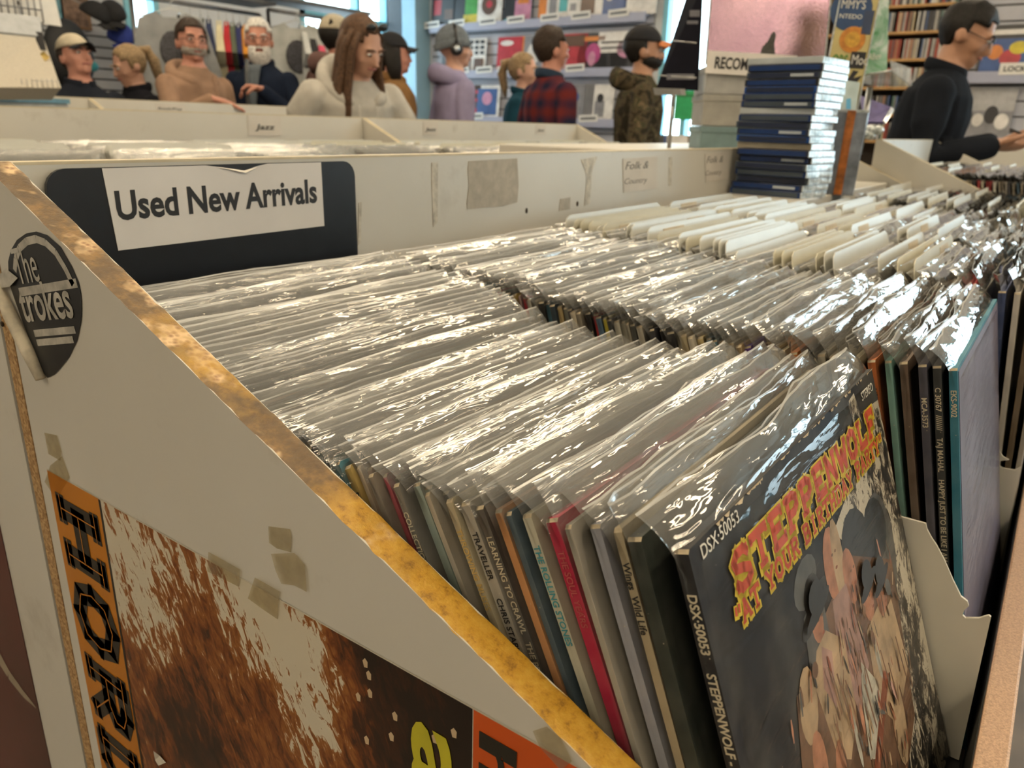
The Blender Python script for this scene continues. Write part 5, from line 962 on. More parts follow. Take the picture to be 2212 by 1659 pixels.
    if style in ('long', 'pony', 'bob'):
        o = shell(HC, (0.084,0.105,0.100), lambda x, y, z: z > (0.090 if y < -0.06 else 0.05 if y < -0.02 else -0.02 if y < 0.02 else -0.075), 'hair', hmat, 0.005)
        if style == 'long':
            for s in (-1, 1):
                for q, (dx, dy) in enumerate(((0.0,-0.02),(0.018,0.02),(0.0,0.05))):
                    t_ = MB(); x = s*(0.074+dx*0.3); t_.tube([Hd(x*0.75,dy,0.08), Hd(x*1.08,dy-0.005,0.0), Hd(x*1.12,dy-0.02,-0.08), Hd(s*(0.10+dx),dy-0.05,-0.16), Hd(s*(0.105+dx),dy-0.085,-0.26), Hd(s*(0.085+dx),dy-0.10,-0.36), Hd(s*(0.07+dx),dy-0.10,-0.42)], [(0.03,0.012),(0.034,0.016),(0.036,0.018),(0.038,0.02),(0.036,0.02),(0.026,0.014),(0.008,0.006)], 10, side=(0,1,0)); t_.build('hair_lock', hmat, o)
        if style == 'pony':
            t_ = MB(); t_.tube([Hd(0,0.10,0.075), Hd(0,0.150,0.060), Hd(0.004,0.165,-0.01), Hd(0.008,0.150,-0.09), Hd(0.006,0.135,-0.17)], [0.020,0.034,0.036,0.028,0.008], 10); t_.build('ponytail', hmat, o)
        if style == 'bob':
            for s in (-1, 1): t_ = MB(); t_.tube([Hd(s*0.06,0.03,0.08), Hd(s*0.086,0.03,0), Hd(s*0.088,0.02,-0.08), Hd(s*0.075,0.0,-0.17)], [(0.05,0.014),(0.055,0.016),(0.05,0.018),(0.02,0.01)], 10, side=(0,1,0)); t_.build('hair_lock', hmat, o)
    for ex in extras:
        kind = ex[0]
        if kind == 'beard':
            bm_ = HAIRM[ex[1]]; L = ex[2] if len(ex) > 2 else 0.0
            shell((0,-0.030,-0.052-L*0.4), (0.068,0.080,0.068+L), lambda x, y, z: z < -0.036-0.02*(abs(x) < 0.02) + 0.05*(abs(x) > 0.05)*(y < 0) and y < 0.015, 'beard', bm_, 0.006, 26, 18, 60)
            t_ = MB(); t_.tube([Hd(-0.036,-0.088,-0.046), Hd(0,-0.106,-0.037), Hd(0.036,-0.088,-0.046)], [0.004,0.0085,0.004], 8); t_.build('moustache', bm_, root)
        if kind == 'glasses':
            g = MB()
            for s in (-1, 1):
                pts = [Hd(s*0.033+0.024*math.cos(a), -0.107+0.010*abs(math.cos(a)), 0.010+0.017*math.sin(a)) for a in [2*math.pi*i/14 for i in range(15)]]; g.tube(pts, 0.0017, 5, False); g.tube([Hd(s*0.057,-0.094,0.014), Hd(s*0.082,0.01,0.012)], 0.0016, 5)
            g.tube([Hd(-0.010,-0.110,0.014), Hd(0.010,-0.110,0.014)], 0.0016, 5); g.build('spectacles', FRAMEB, root)
        if kind == 'cap':
            cmat, bmat = ex[1], ex[2]; o = shell((0,0.014,0.034), (0.088,0.110,0.108), lambda x, y, z: z > 0.050-0.10*max(0, y)*0.4, 'cap', cmat, 0.001)
            t_ = MB(); t_.grid(10, 5, lambda u, v: Hd((u-0.5)*0.150*(1-0.25*v*v), -0.078-0.085*v*math.cos((u-0.5)*2.0)+0.02*abs(u-0.5), 0.060-0.012*v-0.035*(2*(u-0.5))**2*0.9)); br = t_.build('brim', bmat, o); sd = br.modifiers.new('t', 'SOLIDIFY'); sd.thickness = 0.004
        if kind == 'beanie':
            o = shell((0,0.014,0.034), (0.088,0.110,0.112), lambda x, y, z: z > 0.028-0.25*max(0, y), 'beanie', ex[1], 0.0015); t_ = MB(); t_.tube([Hd(0.088*math.cos(a), 0.014+0.110*math.sin(a), 0.036-0.030*max(0, math.sin(a))) for a in [2*math.pi*i/24 for i in range(25)]], [(0.024,0.006)]*25, 8, False, side=(0,0,1)); t_.build('cuff', ex[1], o)
        if kind == 'headphones':
            g = MB(); g.tube([Hd(0.094*math.cos(a), 0.012, 0.030+0.120*math.sin(a)) for a in [math.pi*i/16 for i in range(17)]], [(0.010,0.005)]*17, 8, side=(0,1,0)); o = g.build('headphones', FRAMEB, root)
            for s in (-1, 1): t_ = MB(); t_.tube([Hd(s*0.078,0.012,-0.004), Hd(s*0.088,0.012,-0.004), Hd(s*0.108,0.012,-0.004), Hd(s*0.112,0.012,-0.004)], [0.030,0.040,0.040,0.030], 16); ec = t_.build('ear_cup', FRAMEB, o); t_ = MB(); t_.tube([Hd(s*0.112,0.012,-0.004), Hd(s*0.1145,0.012,-0.004)], [0.020,0.018], 14); t_.build('cup_badge', plain('badge_silver', (0.45,0.5,0.55), 0.25, metal=0.8), ec)
        if kind == 'sunglasses_up':
            g = MB()
            for s in (-1, 1): c, r = J((s*0.034,-0.066,0.118), (0.028,0.010,0.018)); g.ball(c, r, 12, 7, HR)
            g.build('sunglasses', FRAMEB, root)
        if kind == 'hood':
            t_ = MB(); zz = 1.455; rr_ = 0.105*b
            t_.tube([T(rr_*math.cos(a)*1.05, 0.012+rr_*math.sin(a)*1.0+0.02*max(0, math.sin(a)), zz-0.035*(1-math.sin(a))*0.9+0.018*max(0, math.sin(a))) for a in [math.pi*(-0.38)+2*math.pi*0.88*i/20 for i in range(21)]], [(0.020,0.028)]+[(0.040*k+0.018*max(0, math.sin(math.pi*(-0.38)+2*math.pi*0.88*i/20)), 0.036*k) for i in range(1, 20)]+[(0.020,0.028)], 10); t_.build('hood', cm, root)
            if len(ex) > 1:
                for s in (-1, 1): c_ = MB(); c_.tube([T(s*0.045,-0.125*b,1.40), T(s*0.05,-0.150*b,1.33), T(s*0.048,-0.150*b,1.22)], 0.0035, 6); c_.build('drawstring', cm, root)
        if kind == 'collar':
            t_ = MB(); t_.tube([T(0.076*math.cos(a), 0.004+0.078*math.sin(a), 1.478+0.016*math.sin(a)) for a in [math.pi*(-0.40)+2*math.pi*0.90*i/18 for i in range(19)]], [(0.026,0.010)]*19, 8, side=(0,0,1)); t_.build('collar', ex[1] if len(ex) > 1 else cm, root)
        if kind == 'shirt_front':
            t_ = MB(); t_.grid(3, 8, lambda u, v: T((u-0.5)*0.09*(1-v*0.75), -0.098*b-0.045*math.sin(min(1,v*1.3)*1.5), 1.47-0.30*v)); o = t_.build('shirt_front', ex[1], root); sd = o.modifiers.new('t', 'SOLIDIFY'); sd.thickness = 0.006
    return root, T, Hd, wr, Matrix.Translation(root.location) @ Matrix.Rotation(yaw, 4, 'Z')
CREAMC = plain('cap_cream', (0.48,0.42,0.31), 0.9, 0.1); NAVYC = plain('cap_black', (0.012,0.012,0.015), 0.9); ORC = plain('cap_orange', (0.50,0.16,0.05), 0.8); GREYB = plain('beanie_grey', (0.13,0.15,0.17), 0.95, 0.25, 40)
def toward(px, right=0.0, cam=1.0):      # horizontal direction built from camera-facing and picture-right components
    d = ray(px, 300); d.z = 0; d.normalize(); r = Vector((d.y, -d.x, 0)); return -d*cam + r*right
person('man in a cream cap and black jacket at the far left, chin raised', far(150,70,4.17), toward(150,0.45), 'rosy', 'dark', (0.016,0.019,0.028), head=(0.1,-0.22,0.05), extras=[('cap', CREAMC, NAVYC), ('collar',)], bulk=1.08)
person('blonde woman in a black jacket looking down to the left', far(262,90,4.55), toward(265,-1.3,0.75), 'fair', 'blond', (0.010,0.010,0.014), head=(-0.15,0.35,0.0), style='pony', extras=[('collar',)], woman=True, bulk=1.05)
person('man in a beige-brown hoodie with short dark hair and goatee', far(410,35,4.42), toward(410,0.62), 'rosy', 'dark', (0.30,0.19,0.13), head=(-0.30,0.0,0.04), extras=[('hood', 1), ('beard','grey',-0.024), ('glasses',)], bulk=1.0, arms={-1: ((-0.25,-0.17,1.20), (-0.12,-0.36,1.305))}, hands={-1: ((0.6,-0.6,-0.2),(0,0,-1),0.25,1)})
r_, T_, H_, W_, M_ = person('white-bearded man in a navy jacket holding a dark stick', far(555,35,5.02), toward(555,-0.45), 'rosy', 'white', (0.012,0.018,0.036), head=(0.40,0.05,0.0), extras=[('collar',), ('beard','white',0.03), ('glasses',), ('shirt_front', plain('shirt_slate', (0.10,0.12,0.14), 0.9))], bulk=1.0, arms={1: ((0.27,-0.06,1.14), (0.10,-0.26,1.325))}, hands={1: ((-0.75,-0.35,0.1),(0.1,-0.2,-0.9),1.5)})
g = M_ @ T_(0.035,-0.30,1.31); mb = MB(); mb.tube([g+Vector((0.03,0.02,0.19)), g, g+Vector((-0.02,-0.02,-0.62))], [0.013,0.012,0.011], 10); mb.build('walking_stick', plain('stick_dark', (0.05,0.055,0.06), 0.4), None, 'dark stick held upright by the white-bearded man', 'stick')
person('young woman with long brown hair leaning forward in a light grey hoodie', far(790,42,3.42), toward(790,0.55), 'fair', 'brown', (0.42,0.40,0.36), lean=0.36, head=(0.25,0.12,0.0), style='long', woman=True, bulk=1.22, extras=[('hood',1), ('sunglasses_up',)], arms={-1: ((-0.32,0.0,1.17), (-0.26,-0.20,0.98)), 1: ((0.33,-0.12,1.20), (0.30,-0.40,1.12))}, head_k=1.04)
person('shopper in a beige cap and mauve hoodie with back turned, behind the grey hoodie', far(722,30,5.15), toward(715,0.9,-0.75), 'rosy', 'black', (0.17,0.10,0.09), extras=[('cap', CREAMC, CREAMC), ('hood',)], bulk=1.15)
person('shopper in a black cap with dark hair and tan jacket by the window', far(845,68,4.83), toward(845,1.0,-0.25), 'rosy', 'black', (0.22,0.12,0.05), style='bob', extras=[('cap', NAVYC, NAVYC), ('collar',)], bulk=1.1)
person('shopper in a grey beanie, black headphones and lavender hoodie', far(978,53,4.93), toward(975,0.95,-0.45), 'fair', 'dark', (0.30,0.27,0.42), head=(-0.2,0.0,0.0), style='none', extras=[('beanie', GREYB), ('headphones',), ('hood',)], bulk=0.95)
person('girl with a blonde ponytail in a dark teal jacket', far(1130,110,5.40), toward(1130,0.95,0.25), 'fair', 'blond', (0.012,0.05,0.075), style='pony', extras=[('collar',)], woman=True, bulk=1.05)
person('dark-haired man in a navy and dark red plaid jacket with back turned', far(1190,52,4.50), toward(1190,0.9,-0.55), 'rosy', 'dark', shirt_mat=m_plaid(), extras=[('collar', plain('collar_navy', (0.012,0.03,0.06), 0.9))], bulk=1.04)
person('bearded man in a camouflage hoodie and black cap with orange brim', far(1393,53,4.42), toward(1390,1.0,-0.12), 'tan', 'black', shirt_mat=m_camo(), extras=[('cap', NAVYC, ORC), ('beard','black',-0.016), ('hood',)], bulk=1.08, head=(0,0.03,0))
r_, T_, H_, W_, M_ = person('black-haired man in a dark blazer and glasses looking down at his phone', far(2128,2,3.10), toward(2080,1.0,0.02), 'tan', 'black', (0.010,0.012,0.017), lean=0.13, head=(0.0,0.30,0.0), extras=[('glasses',), ('collar',)], bulk=1.12, arms={1: ((0.27,-0.02,1.13), (0.12,-0.26,1.23)), -1: ((-0.27,-0.02,1.13), (-0.09,-0.26,1.22))}, hands={1: ((-0.25,-0.9,0.15),(-0.3,0.1,0.8),0.55,-1), -1: ((0.25,-0.9,0.12),(0.3,0.1,0.8),0.55,1)})
ph = empty('smartphone', M_ @ T_(0.02,-0.36,1.27), (0,0,0), 'phone held flat in the hands of the man in the blazer', 'phone'); ph.rotation_euler = (math.radians(20), 0, r_.rotation_euler.z)
MB().bbox(-0.037, 0.037, -0.075, 0.075, 0, 0.009, 0.003).build('body', FRAMEB, ph); MB().box(-0.033, 0.033, -0.070, 0.070, 0.009, 0.0095).build('screen', plain('phone_screen', (0.25,0.27,0.3), 0.1), ph)
# ------------------------------------------------------------------ record wall
LEDGE = plain('ledge_lavender', (0.36,0.38,0.50), 0.4, 0.06, 4); CARDW = plain('label_white', (0.70,0.69,0.66), 0.6, 0.04)
def ledge(x, y0, y1, z, lab): 
    root = empty('wall_ledge', (x, (y0+y1)/2, z), (0,0,0), lab, 'shelf'); L = (y1-y0)/2
    MB().box(-0.075, 0.0, -L, L, -0.012, 0.0).build('tray', LEDGE, root); MB().bbox(-0.083, -0.073, -L, L, -0.055, 0.018, 0.002).build('front_strip', LEDGE, root)
XW = RX-0.026
for i, z in enumerate((2.165, 1.735, 1.305)): ledge(XW, 3.24, 5.66, z, ['top lavender-grey ledge of the record wall', 'middle lavender-grey ledge of the record wall', 'lowest lavender-grey ledge of the record wall'][i])
def cm_(c): return plain('print_%02d_%02d_%02d' % tuple(int(round(x*60)) for x in c), c, 0.35, 0.2, 14)
WH, BK, RD, GN, YL, BL, PK, OR, TL, GY, BR, MG = (0.66,0.64,0.62),(0.02,0.02,0.025),(0.42,0.03,0.045),(0.06,0.30,0.05),(0.55,0.45,0.03),(0.03,0.08,0.25),(0.5,0.22,0.34),(0.6,0.2,0.04),(0.06,0.35,0.38),(0.22,0.22,0.24),(0.10,0.05,0.03),(0.40,0.05,0.20)
def wall_lp(px0, px1, z, base, prints, lab, x=XW, size=0.31, card=None, lean=0.10):
    """record cover on a ledge; prints: (u0,u1,v0,v1,colour[,round]) on a unit square, u to the picture's right"""
    yc = (onX(px0, 100, x).y+onX(px1, 100, x).y)/2
    root = empty('vinyl_record', (x-0.055, yc, z+0.002), (0, lean, 0), lab, 'record', 'record covers on the wall')
    MB().box(0, 0.005, -size/2, size/2, 0, size).build('cover', cm_(base), root)
    for k, p in enumerate(prints):
        mb = MB(); u0, u1, v0, v1, c = p[:5]; e = 0.0006*(k+1)
        if len(p) > 5: pts = [((u0+u1)/2+(u1-u0)/2*math.cos(2*math.pi*i/18), (v0+v1)/2+(v1-v0)/2*math.sin(2*math.pi*i/18)) for i in range(18)]
        else: pts = [(u0,v0),(u1,v0),(u1,v1),(u0,v1)]
        mb.prism([(0.5*size-a*size, b*size) for a, b in pts], lambda y, zz: Vector((-e,y,zz)), lambda y, zz: Vector((0,y,zz))); mb.build('cover_print', cm_(c), root)
    return yc
def wall_card(yc, z, lab, x=XW, w=0.20, h=0.062, tilt=0.0):
    root = empty('label_card', (x-0.086, yc, z-0.012), (tilt,0,0), lab, 'card', 'price cards on the record wall'); c = MB().box(-0.001, 0, -w/2, w/2, 0, h).build('card', CARDW, root)
    MB().box(-0.0016, -0.0009, -w*0.40, w*0.40, h*0.32, h*0.68).build('print_line', plain('grey_print', (0.14,0.14,0.15), 0.6), c)
Z1_, Z2_, Z3_ = 2.165, 1.735, 1.305
row1 = [(938,990,BK,[(0.1,0.4,0.35,0.8,RD),(0.55,0.9,0.2,0.5,BR)],'black cover with a red block, top row, leftmost'),
 (988,1032,BK,[(0.5,1,0.3,1,GN),(0.45,1,0,0.3,YL)],'black, green and yellow cover in the top row'),
 (1032,1090,WH,[(0.2,0.8,0.25,0.85,BR,1),(0.38,0.62,0.45,0.66,RD,1)],'white cover with a dark disc in the top row'),
 (1092,1152,TL,[(0.0,0.45,0.1,0.9,BK),(0.4,1,0.0,0.6,PK),(0.5,0.9,0.5,0.95,OR)],'blue and pink cover in the top row'),
 (1168,1226,WH,[(0,0.28,0,1,OR),(0.72,1,0.2,1,TL),(0.38,0.62,0.1,0.8,GY)],'striped orange, white and teal cover in the top row'),
 (1230,1288,WH,[(0.45,1,0.1,0.9,BR),(0.1,0.3,0.2,0.4,GY)],'white and brown cover in the top row'),
 (1292,1346,BL,[(0.3,0.6,0.4,0.7,WH,1),(0.0,0.25,0,1,WH)],'blue and white cover in the top row'),
 (1352,1412,WH,[(0.55,0.75,0.7,0.95,BK,1)],'nearly blank white cover in the top row, rightmost')]
row2 = [(958,1004,GY,[(0.1,0.9,0.1,0.9,BK)],'dark grey cover in the middle row beside the lavender hoodie'),
 (1004,1054,WH,[(0.1+0.22*(i%4),0.24+0.22*(i%4),0.52+0.16*(i//4),0.62+0.16*(i//4),BK) for i in range(12)]+[(0.1,0.4,0.05,0.4,GY),(0.55,0.9,0.05,0.4,BR)],'white cover with a grid of black marks in the middle row'),
 (1082,1134,RD,[(0.1,0.6,0.74,0.9,WH,1),(0.94,1,0,1,OR)],'red cover with a white oval in the middle row'),
 (1138,1186,GY,[(0.2,0.7,0.2,0.8,WH,1)],'grey cover with a pale oval in the middle row, behind the plaid jacket'),
 (1222,1260,RD,[(0.1,0.9,0.65,0.95,BR)],'dark red cover in the middle row right of the plaid jacket'),
 (1262,1312,BK,[(0.1,0.85,0.78,0.9,OR),(0.25,0.75,0.15,0.72,MG,1),(0.35,0.6,0.1,0.5,PK,1)],'black cover with orange bar and magenta shape in the middle row'),
 (1314,1344,BK,[(0.0,1,0.45,1,WH),(0.1,0.8,0.55,0.6,BK),(0.1,0.8,0.7,0.75,BK)],'black and white cover in the middle row'),
 (1344,1372,BK,[(0.2,0.8,0.3,0.8,PK,1)],'black cover with a pink oval in the middle row, rightmost')]
row3 = [(1000,1034,BR,[(0.1,0.9,0.1,0.3,RD),(0.1,0.9,0.5,0.6,RD),(0.1,0.9,0.75,0.85,RD)],'dark red striped cover in the lowest row'),
 (1034,1084,WH,[(0.1,0.9,0.1,0.9,BL),(0.3,0.7,0.4,0.8,PK,1)],'white-framed dark blue cover in the lowest row'),
 (1242,1280,GY,[(0.2,0.5,0.5,0.8,BL,1)],'slate cover in the lowest row right of the plaid jacket'),
 (1280,1328,WH,[(0.4,0.72,0.1,0.55,GY),(0.45,0.67,0.5,0.75,BK,1)],'white cover with a grey figure in the lowest row')]
for rw, z, cards in ((row1, Z1_, [945,998,1064,1124,1196,1262,1342]), (row2, Z2_, [1008,1058,1105,1255]), (row3, Z3_, [1040,1290])):
    for a, b, c, pr, lab in rw: wall_lp(a, b, z, c, pr, lab)
    for n_, px in enumerate(cards): wall_card(onX(px, 100, XW).y, z, 'small white price card, %s from the left on the %s ledge' % (ordinal(n_+1), {Z1_:'top',Z2_:'middle',Z3_:'lowest'}[z]), tilt=-0.05)
# right-hand wall: covers beside the wooden shelves
for i, z in enumerate((1.66, 1.24)): ledge(XW, -0.3, 0.78, z, ['upper ledge at the far right wall', 'lower ledge at the far right wall'][i])
wall_lp(2142, 2212, 1.66, BK, [(0.05,0.95,0.05,0.72,BL),(0.15,0.45,0.3,0.6,OR,1),(0.4,0.8,0.15,0.5,RD,1),(0.55,0.9,0.4,0.66,YL,1),(0.2,0.8,0.8,0.9,WH)], 'colourful cartoon-like cover with black border at the far right')
wall_lp(2118, 2200, 1.24, GY, [(0.0,1,0.55,1,(0.36,0.36,0.37)),(0.05,0.3,0.3,0.6,BK,1),(0.3,0.5,0.25,0.5,WH,1),(0.5,0.75,0.3,0.65,BK,1),(0.7,0.95,0.2,0.5,WH,1)], 'black and white crowd photo cover at the far right', size=0.34)
yc = onX(2196, 145, XW).y; root = empty('label_card', (XW-0.086, yc, 1.655), (0,0,0), 'white price card reading LOCK at the far right', 'card'); c = MB().box(-0.001, 0, -0.09, 0.09, 0, 0.075).build('card', CARDW, root); lettering('lettering', 'LOCK', 0.04, INK, (-0.0016, 0.065, 0.022), (0,-1,0), (0,0,1), c, width=0.13, height=0.034, bold=0.03, depth=0.0002)
# ------------------------------------------------------------------ wooden disc shelves
PINE = plain('pine_shelf', (0.42,0.24,0.09), 0.5, 0.2, 9); SHD = plain('shelf_back', (0.035,0.03,0.026), 0.8)
YS0, YS1 = 0.84, 1.75; sh = empty('disc_shelves', (RX-0.004, (YS0+YS1)/2, 0), (0,0,0), 'wooden wall shelves filled with disc cases behind the man in the blazer', 'shelf'); L = (YS1-YS0)/2
MB().box(-0.012, 0, -L, L, 0.2, 2.6).build('back', SHD, sh)
for y in (-L-0.018, L): MB().box(-0.17, 0, y, y+0.018, 0.0, 2.6).build('side', PINE, sh)
SZ = [0.27+0.18*k for k in range(13)]
for k, z in enumerate([1.03, 1.215, 1.395, 1.58, 1.765, 1.94, 2.11, 2.29]): MB().bbox(-0.178, -0.012, -L, L, z-0.018, z, 0.002).build('shelf_board', PINE, sh)
cdm = MB(); cdm.bbox(-0.14, 0, 0, 0.0098, 0, 0.124, 0.0008); CDM = cdm.mesh('disc_case', m_vcol('disc_spine', 0.3))
CDP = [(0.05,0.05,0.055),(0.08,0.08,0.09),(0.45,0.43,0.40),(0.60,0.58,0.55),(0.03,0.03,0.03),(0.30,0.06,0.04),(0.38,0.20,0.12),(0.06,0.10,0.22),(0.20,0.19,0.18),(0.5,0.42,0.28),(0.10,0.18,0.16)]
rc = random.Random(33)
for k, z in enumerate([1.215, 1.395, 1.58, 1.765, 1.94, 2.11]):
    y = YS0+0.004; n_ = 0
    while y < 1.34:
        if rc.random() < 0.06: y += 0.02; continue
        o = link(bpy.data.objects.new('disc_case', CDM)); o.location = (RX-0.030, y, z+0.0005); o.color = (*rc.choice(CDP), 1); n_ += 1
        o.rotation_euler = (rc.uniform(-0.02, 0.0), 0, 0); tag(o, 'disc case, %s from the right, %s row of the wooden wall shelves' % (ordinal(n_), ['lowest','second lowest','third lowest','third highest','second highest','highest'][k]), 'disc case', 'disc cases on the wooden shelves'); y += rc.choice((0.0106,0.0106,0.0112,0.0125))
# ------------------------------------------------------------------ clothes rack
MET = plain('rack_metal', (0.25,0.25,0.26), 0.35, metal=0.8)
def rack(y, x0, x1, z, lab):
    root = empty('clothes_rack', (0, y, 0), (0,0,0), lab, 'rack'); mb = MB(); mb.tube([(x0,0,z),(x1,0,z)], 0.014, 10); mb.build('rail', MET, root)
    for x in (x0, x1): mb = MB(); mb.tube([(x,0,0.03),(x,0,z)], 0.014, 8); mb.build('post', MET, root); mb = MB(); mb.tube([(x,-0.25,0.02),(x,0.25,0.02)], 0.016, 8); mb.build('foot', MET, root)
    mb = MB(); mb.bbox(x0-0.05, x1+0.05, -0.14, 0.14, z+0.06, z+0.085, 0.004); mb.build('top_shelf', plain('dark_shelf', (0.07,0.07,0.075), 0.6), root); return root
rack(5.25, 3.02, 4.02, 1.98, 'left clothes rack with hanging shirts behind the shoppers'); rack(5.20, 4.06, 4.95, 2.02, 'right clothes rack with hanging shirts before the window')
TEE = [(-0.09,0.0),(-0.20,-0.05),(-0.36,-0.22),(-0.27,-0.30),(-0.22,-0.22),(-0.23,-0.66),(0.23,-0.66),(0.22,-0.22),(0.27,-0.30),(0.36,-0.22),(0.20,-0.05),(0.09,0.0),(0.05,-0.035),(-0.05,-0.035)]
LONG = [(-0.09,0.0),(-0.20,-0.05),(-0.28,-0.35),(-0.32,-0.64),(-0.25,-0.65),(-0.21,-0.30),(-0.24,-0.70),(0.24,-0.70),(0.21,-0.30),(0.25,-0.65),(0.32,-0.64),(0.28,-0.35),(0.20,-0.05),(0.09,0.0),(0.05,-0.035),(-0.05,-0.035)]
def garment(x, y, zr, yaw, col, lab, shape=TEE, t=0.035, motif=None):
    root = empty('hanging_shirt', (x, y, zr), (0,0,yaw), lab, 'shirt', 'shirts on the clothes racks'); drop = 0.085
    mb = MB(); n = len(shape); f = lambda s: [Vector((a, s*(t*(0.5+0.5*min(1, -b*2.5)) + 0.012*noise.noise(Vector((a*9, b*7, x*3)))), b-drop)) for a, b in shape]
    F_, B_ = f(-1), f(1); mb.add(F_+B_, [tuple(range(n))[::-1], tuple(range(n, 2*n))] + [(i, (i+1) % n, n+(i+1) % n, n+i) for i in range(n)])
    me = mb.mesh('fabric', plain('shirt_%02d%02d%02d' % tuple(int(c*99) for c in col), col, 0.95, 0.15, 10, bmp=0.3)); bm = bmesh.new(); bm.from_mesh(me); bmesh.ops.triangulate(bm, faces=[q for q in bm.faces if len(q.verts) > 4]); bm.to_mesh(me); bm.free(); link(bpy.data.objects.new('fabric', me), root)
    h = MB(); h.tube([(0,0,0.018),(0.018,0,0.012),(0.02,0,-0.012),(0,0,-0.030),(0,0,-0.060)], 0.0025, 6); h.tube([(-0.19,0,-0.12),(0,0,-0.060),(0.19,0,-0.12)], 0.004, 6); h.build('hanger', plain('hanger_clear', (0.6,0.62,0.62), 0.2), root)
    if motif: mb = MB(); mb.ball((0,-t*1.0-0.004,-0.32), (0.09,0.004,0.12), 14, 8); mb.build('chest_print', plain('shirt_print', motif, 0.8, 0.5, 60), root)
face = math.radians(-34)
garment(3.20, 5.10, 1.98, face, (0.26,0.27,0.28), 'grey shirt with a dark chest print facing forward on the left rack', LONG, motif=(0.06,0.06,0.07))
for i, (x, c, nm) in enumerate(((3.36,(0.015,0.016,0.018),'black'),(3.44,(0.62,0.63,0.62),'white'),(3.52,(0.05,0.06,0.05),'dark green'),(3.58,(0.02,0.03,0.08),'navy'),(3.665,(0.58,0.53,0.36),'cream'),(3.73,(0.40,0.02,0.03),'red'),(3.785,(0.10,0.12,0.08),'olive'),(3.84,(0.025,0.03,0.11),'dark blue'),(3.90,(0.60,0.25,0.03),'orange'),(3.96,(0.64,0.64,0.62),'off-white'))):
    garment(x, 5.25, 1.98, math.radians(60-i*1.5), c, '%s shirt hanging edge-on on the left rack' % nm)
garment(4.22, 5.08, 2.02, math.radians(-38), (0.44,0.45,0.43), 'pale grey shirt with a purple-grey chest print on the right rack', LONG, motif=(0.20,0.18,0.24))
for i, (x, c, nm) in enumerate(((4.36,(0.45,0.46,0.45),'light grey'),(4.43,(0.02,0.02,0.022),'black'),(4.50,(0.55,0.07,0.13),'pink'),(4.57,(0.66,0.66,0.66),'white'),(4.64,(0.45,0.04,0.06),'red'))):
    garment(x, 5.20, 2.02, math.radians(58), c, '%s shirt hanging edge-on on the right rack' % nm)
# ------------------------------------------------------------------ things on the pale slatwall and the far left
def frame_pic(px0, py0, px1, py1, y, mats, lab):
    a, b = onY(px0, py1, y), onY(px1, py0, y); root = empty('wall_picture', (a.x, y, a.z), (0,0,0), lab, 'picture'); w, h = b.x-a.x, b.z-a.z
    MB().bbox(0, w, -0.015, 0, 0, h, 0.002).build('frame', mats[0], root); MB().box(0.02, w-0.02, -0.018, -0.012, 0.02, h-0.02).build('picture', mats[1], root)
frame_pic(134, -20, 186, 60, BY-0.03, (plain('frame_brown', (0.20,0.11,0.05), 0.5), plain('picture_brown', (0.16,0.10,0.07), 0.6, 0.7, 22)), 'brown framed picture above the man in the cream cap')
frame_pic(88, -20, 130, 50, BY-0.03, (plain('frame_teal', (0.10,0.28,0.32), 0.4), plain('picture_teal', (0.12,0.26,0.32), 0.15, 0.6, 8)), 'teal glossy picture left of the brown framed one')
def wall_cap(px, py, col, lab, yaw, d=5.9):
    p = onY(px, py, d); root = empty('baseball_cap', p, (0.5,0,yaw), lab, 'cap'); mb = MB(); m_ = plain('capcloth_%02d%02d%02d' % tuple(int(c*99) for c in col), col, 0.9, 0.2, 30)
    mb.grid(16, 7, lambda u, v: Vector((0.095*math.cos(2*math.pi*u)*math.cos(v*math.pi/2), 0.11*math.sin(2*math.pi*u)*math.cos(v*math.pi/2), 0.105*math.sin(v*math.pi/2)))); o = mb.build('crown', m_, root); sd = o.modifiers.new('t', 'SOLIDIFY'); sd.thickness = 0.004
    mb = MB(); mb.grid(10, 4, lambda u, v: Vector(((u-0.5)*0.16*(1-0.2*v*v), -0.09-0.09*v*math.cos((u-0.5)*2)+0.03*abs(u-0.5), 0.004-0.03*(2*(u-0.5))**2-0.01*v))); o = mb.build('brim', m_, root); sd = o.modifiers.new('t', 'SOLIDIFY'); sd.thickness = 0.004
    mb = MB(); mb.tube([(0,0.10,0.03),(0,0.10+(BY-0.03-d)*0.9,0.02)], 0.004, 6); mb.build('hook', MET, root)
wall_cap(205, 36, (0.015,0.015,0.017), 'black cap hanging on the pale slatwall, left one', 0.6); wall_cap(243, 34, (0.018,0.018,0.02), 'black cap hanging on the pale slatwall, right one', -0.5); wall_cap(262, 82, (0.02,0.04,0.24), 'royal blue cap hanging below the black caps', -0.3)
bg_ = empty('hanging_bag', onY(150, 120, 5.75), (0,0,0.3), 'black bag hanging behind the man in the cream cap', 'bag'); mb = MB(); mb.ball((0,0,0), (0.19,0.09,0.23), 20, 14); mb.build('body', plain('bag_black', (0.008,0.009,0.011), 0.7), bg_); mb = MB(); mb.ball((0.11,-0.075,-0.06), (0.05,0.02,0.035), 12, 8); mb.build('teal_patch', plain('bag_teal', (0.05,0.30,0.34), 0.5), bg_); mb = MB(); mb.tube([(-0.06,0,0.2),(0,0.05,0.30),(0,0.40,0.34),(0.06,0,0.2)], 0.008, 8); mb.build('strap', MATS['bag_black'], bg_)
wb = empty('wire_basket', (0,0,0), (0,0,0), 'wire basket with white cards at the top left corner', 'basket')
p0 = onY(-40, 34, 4.6); p1 = onY(92, 34, 4.6); zt = onY(20, -30, 4.6).z
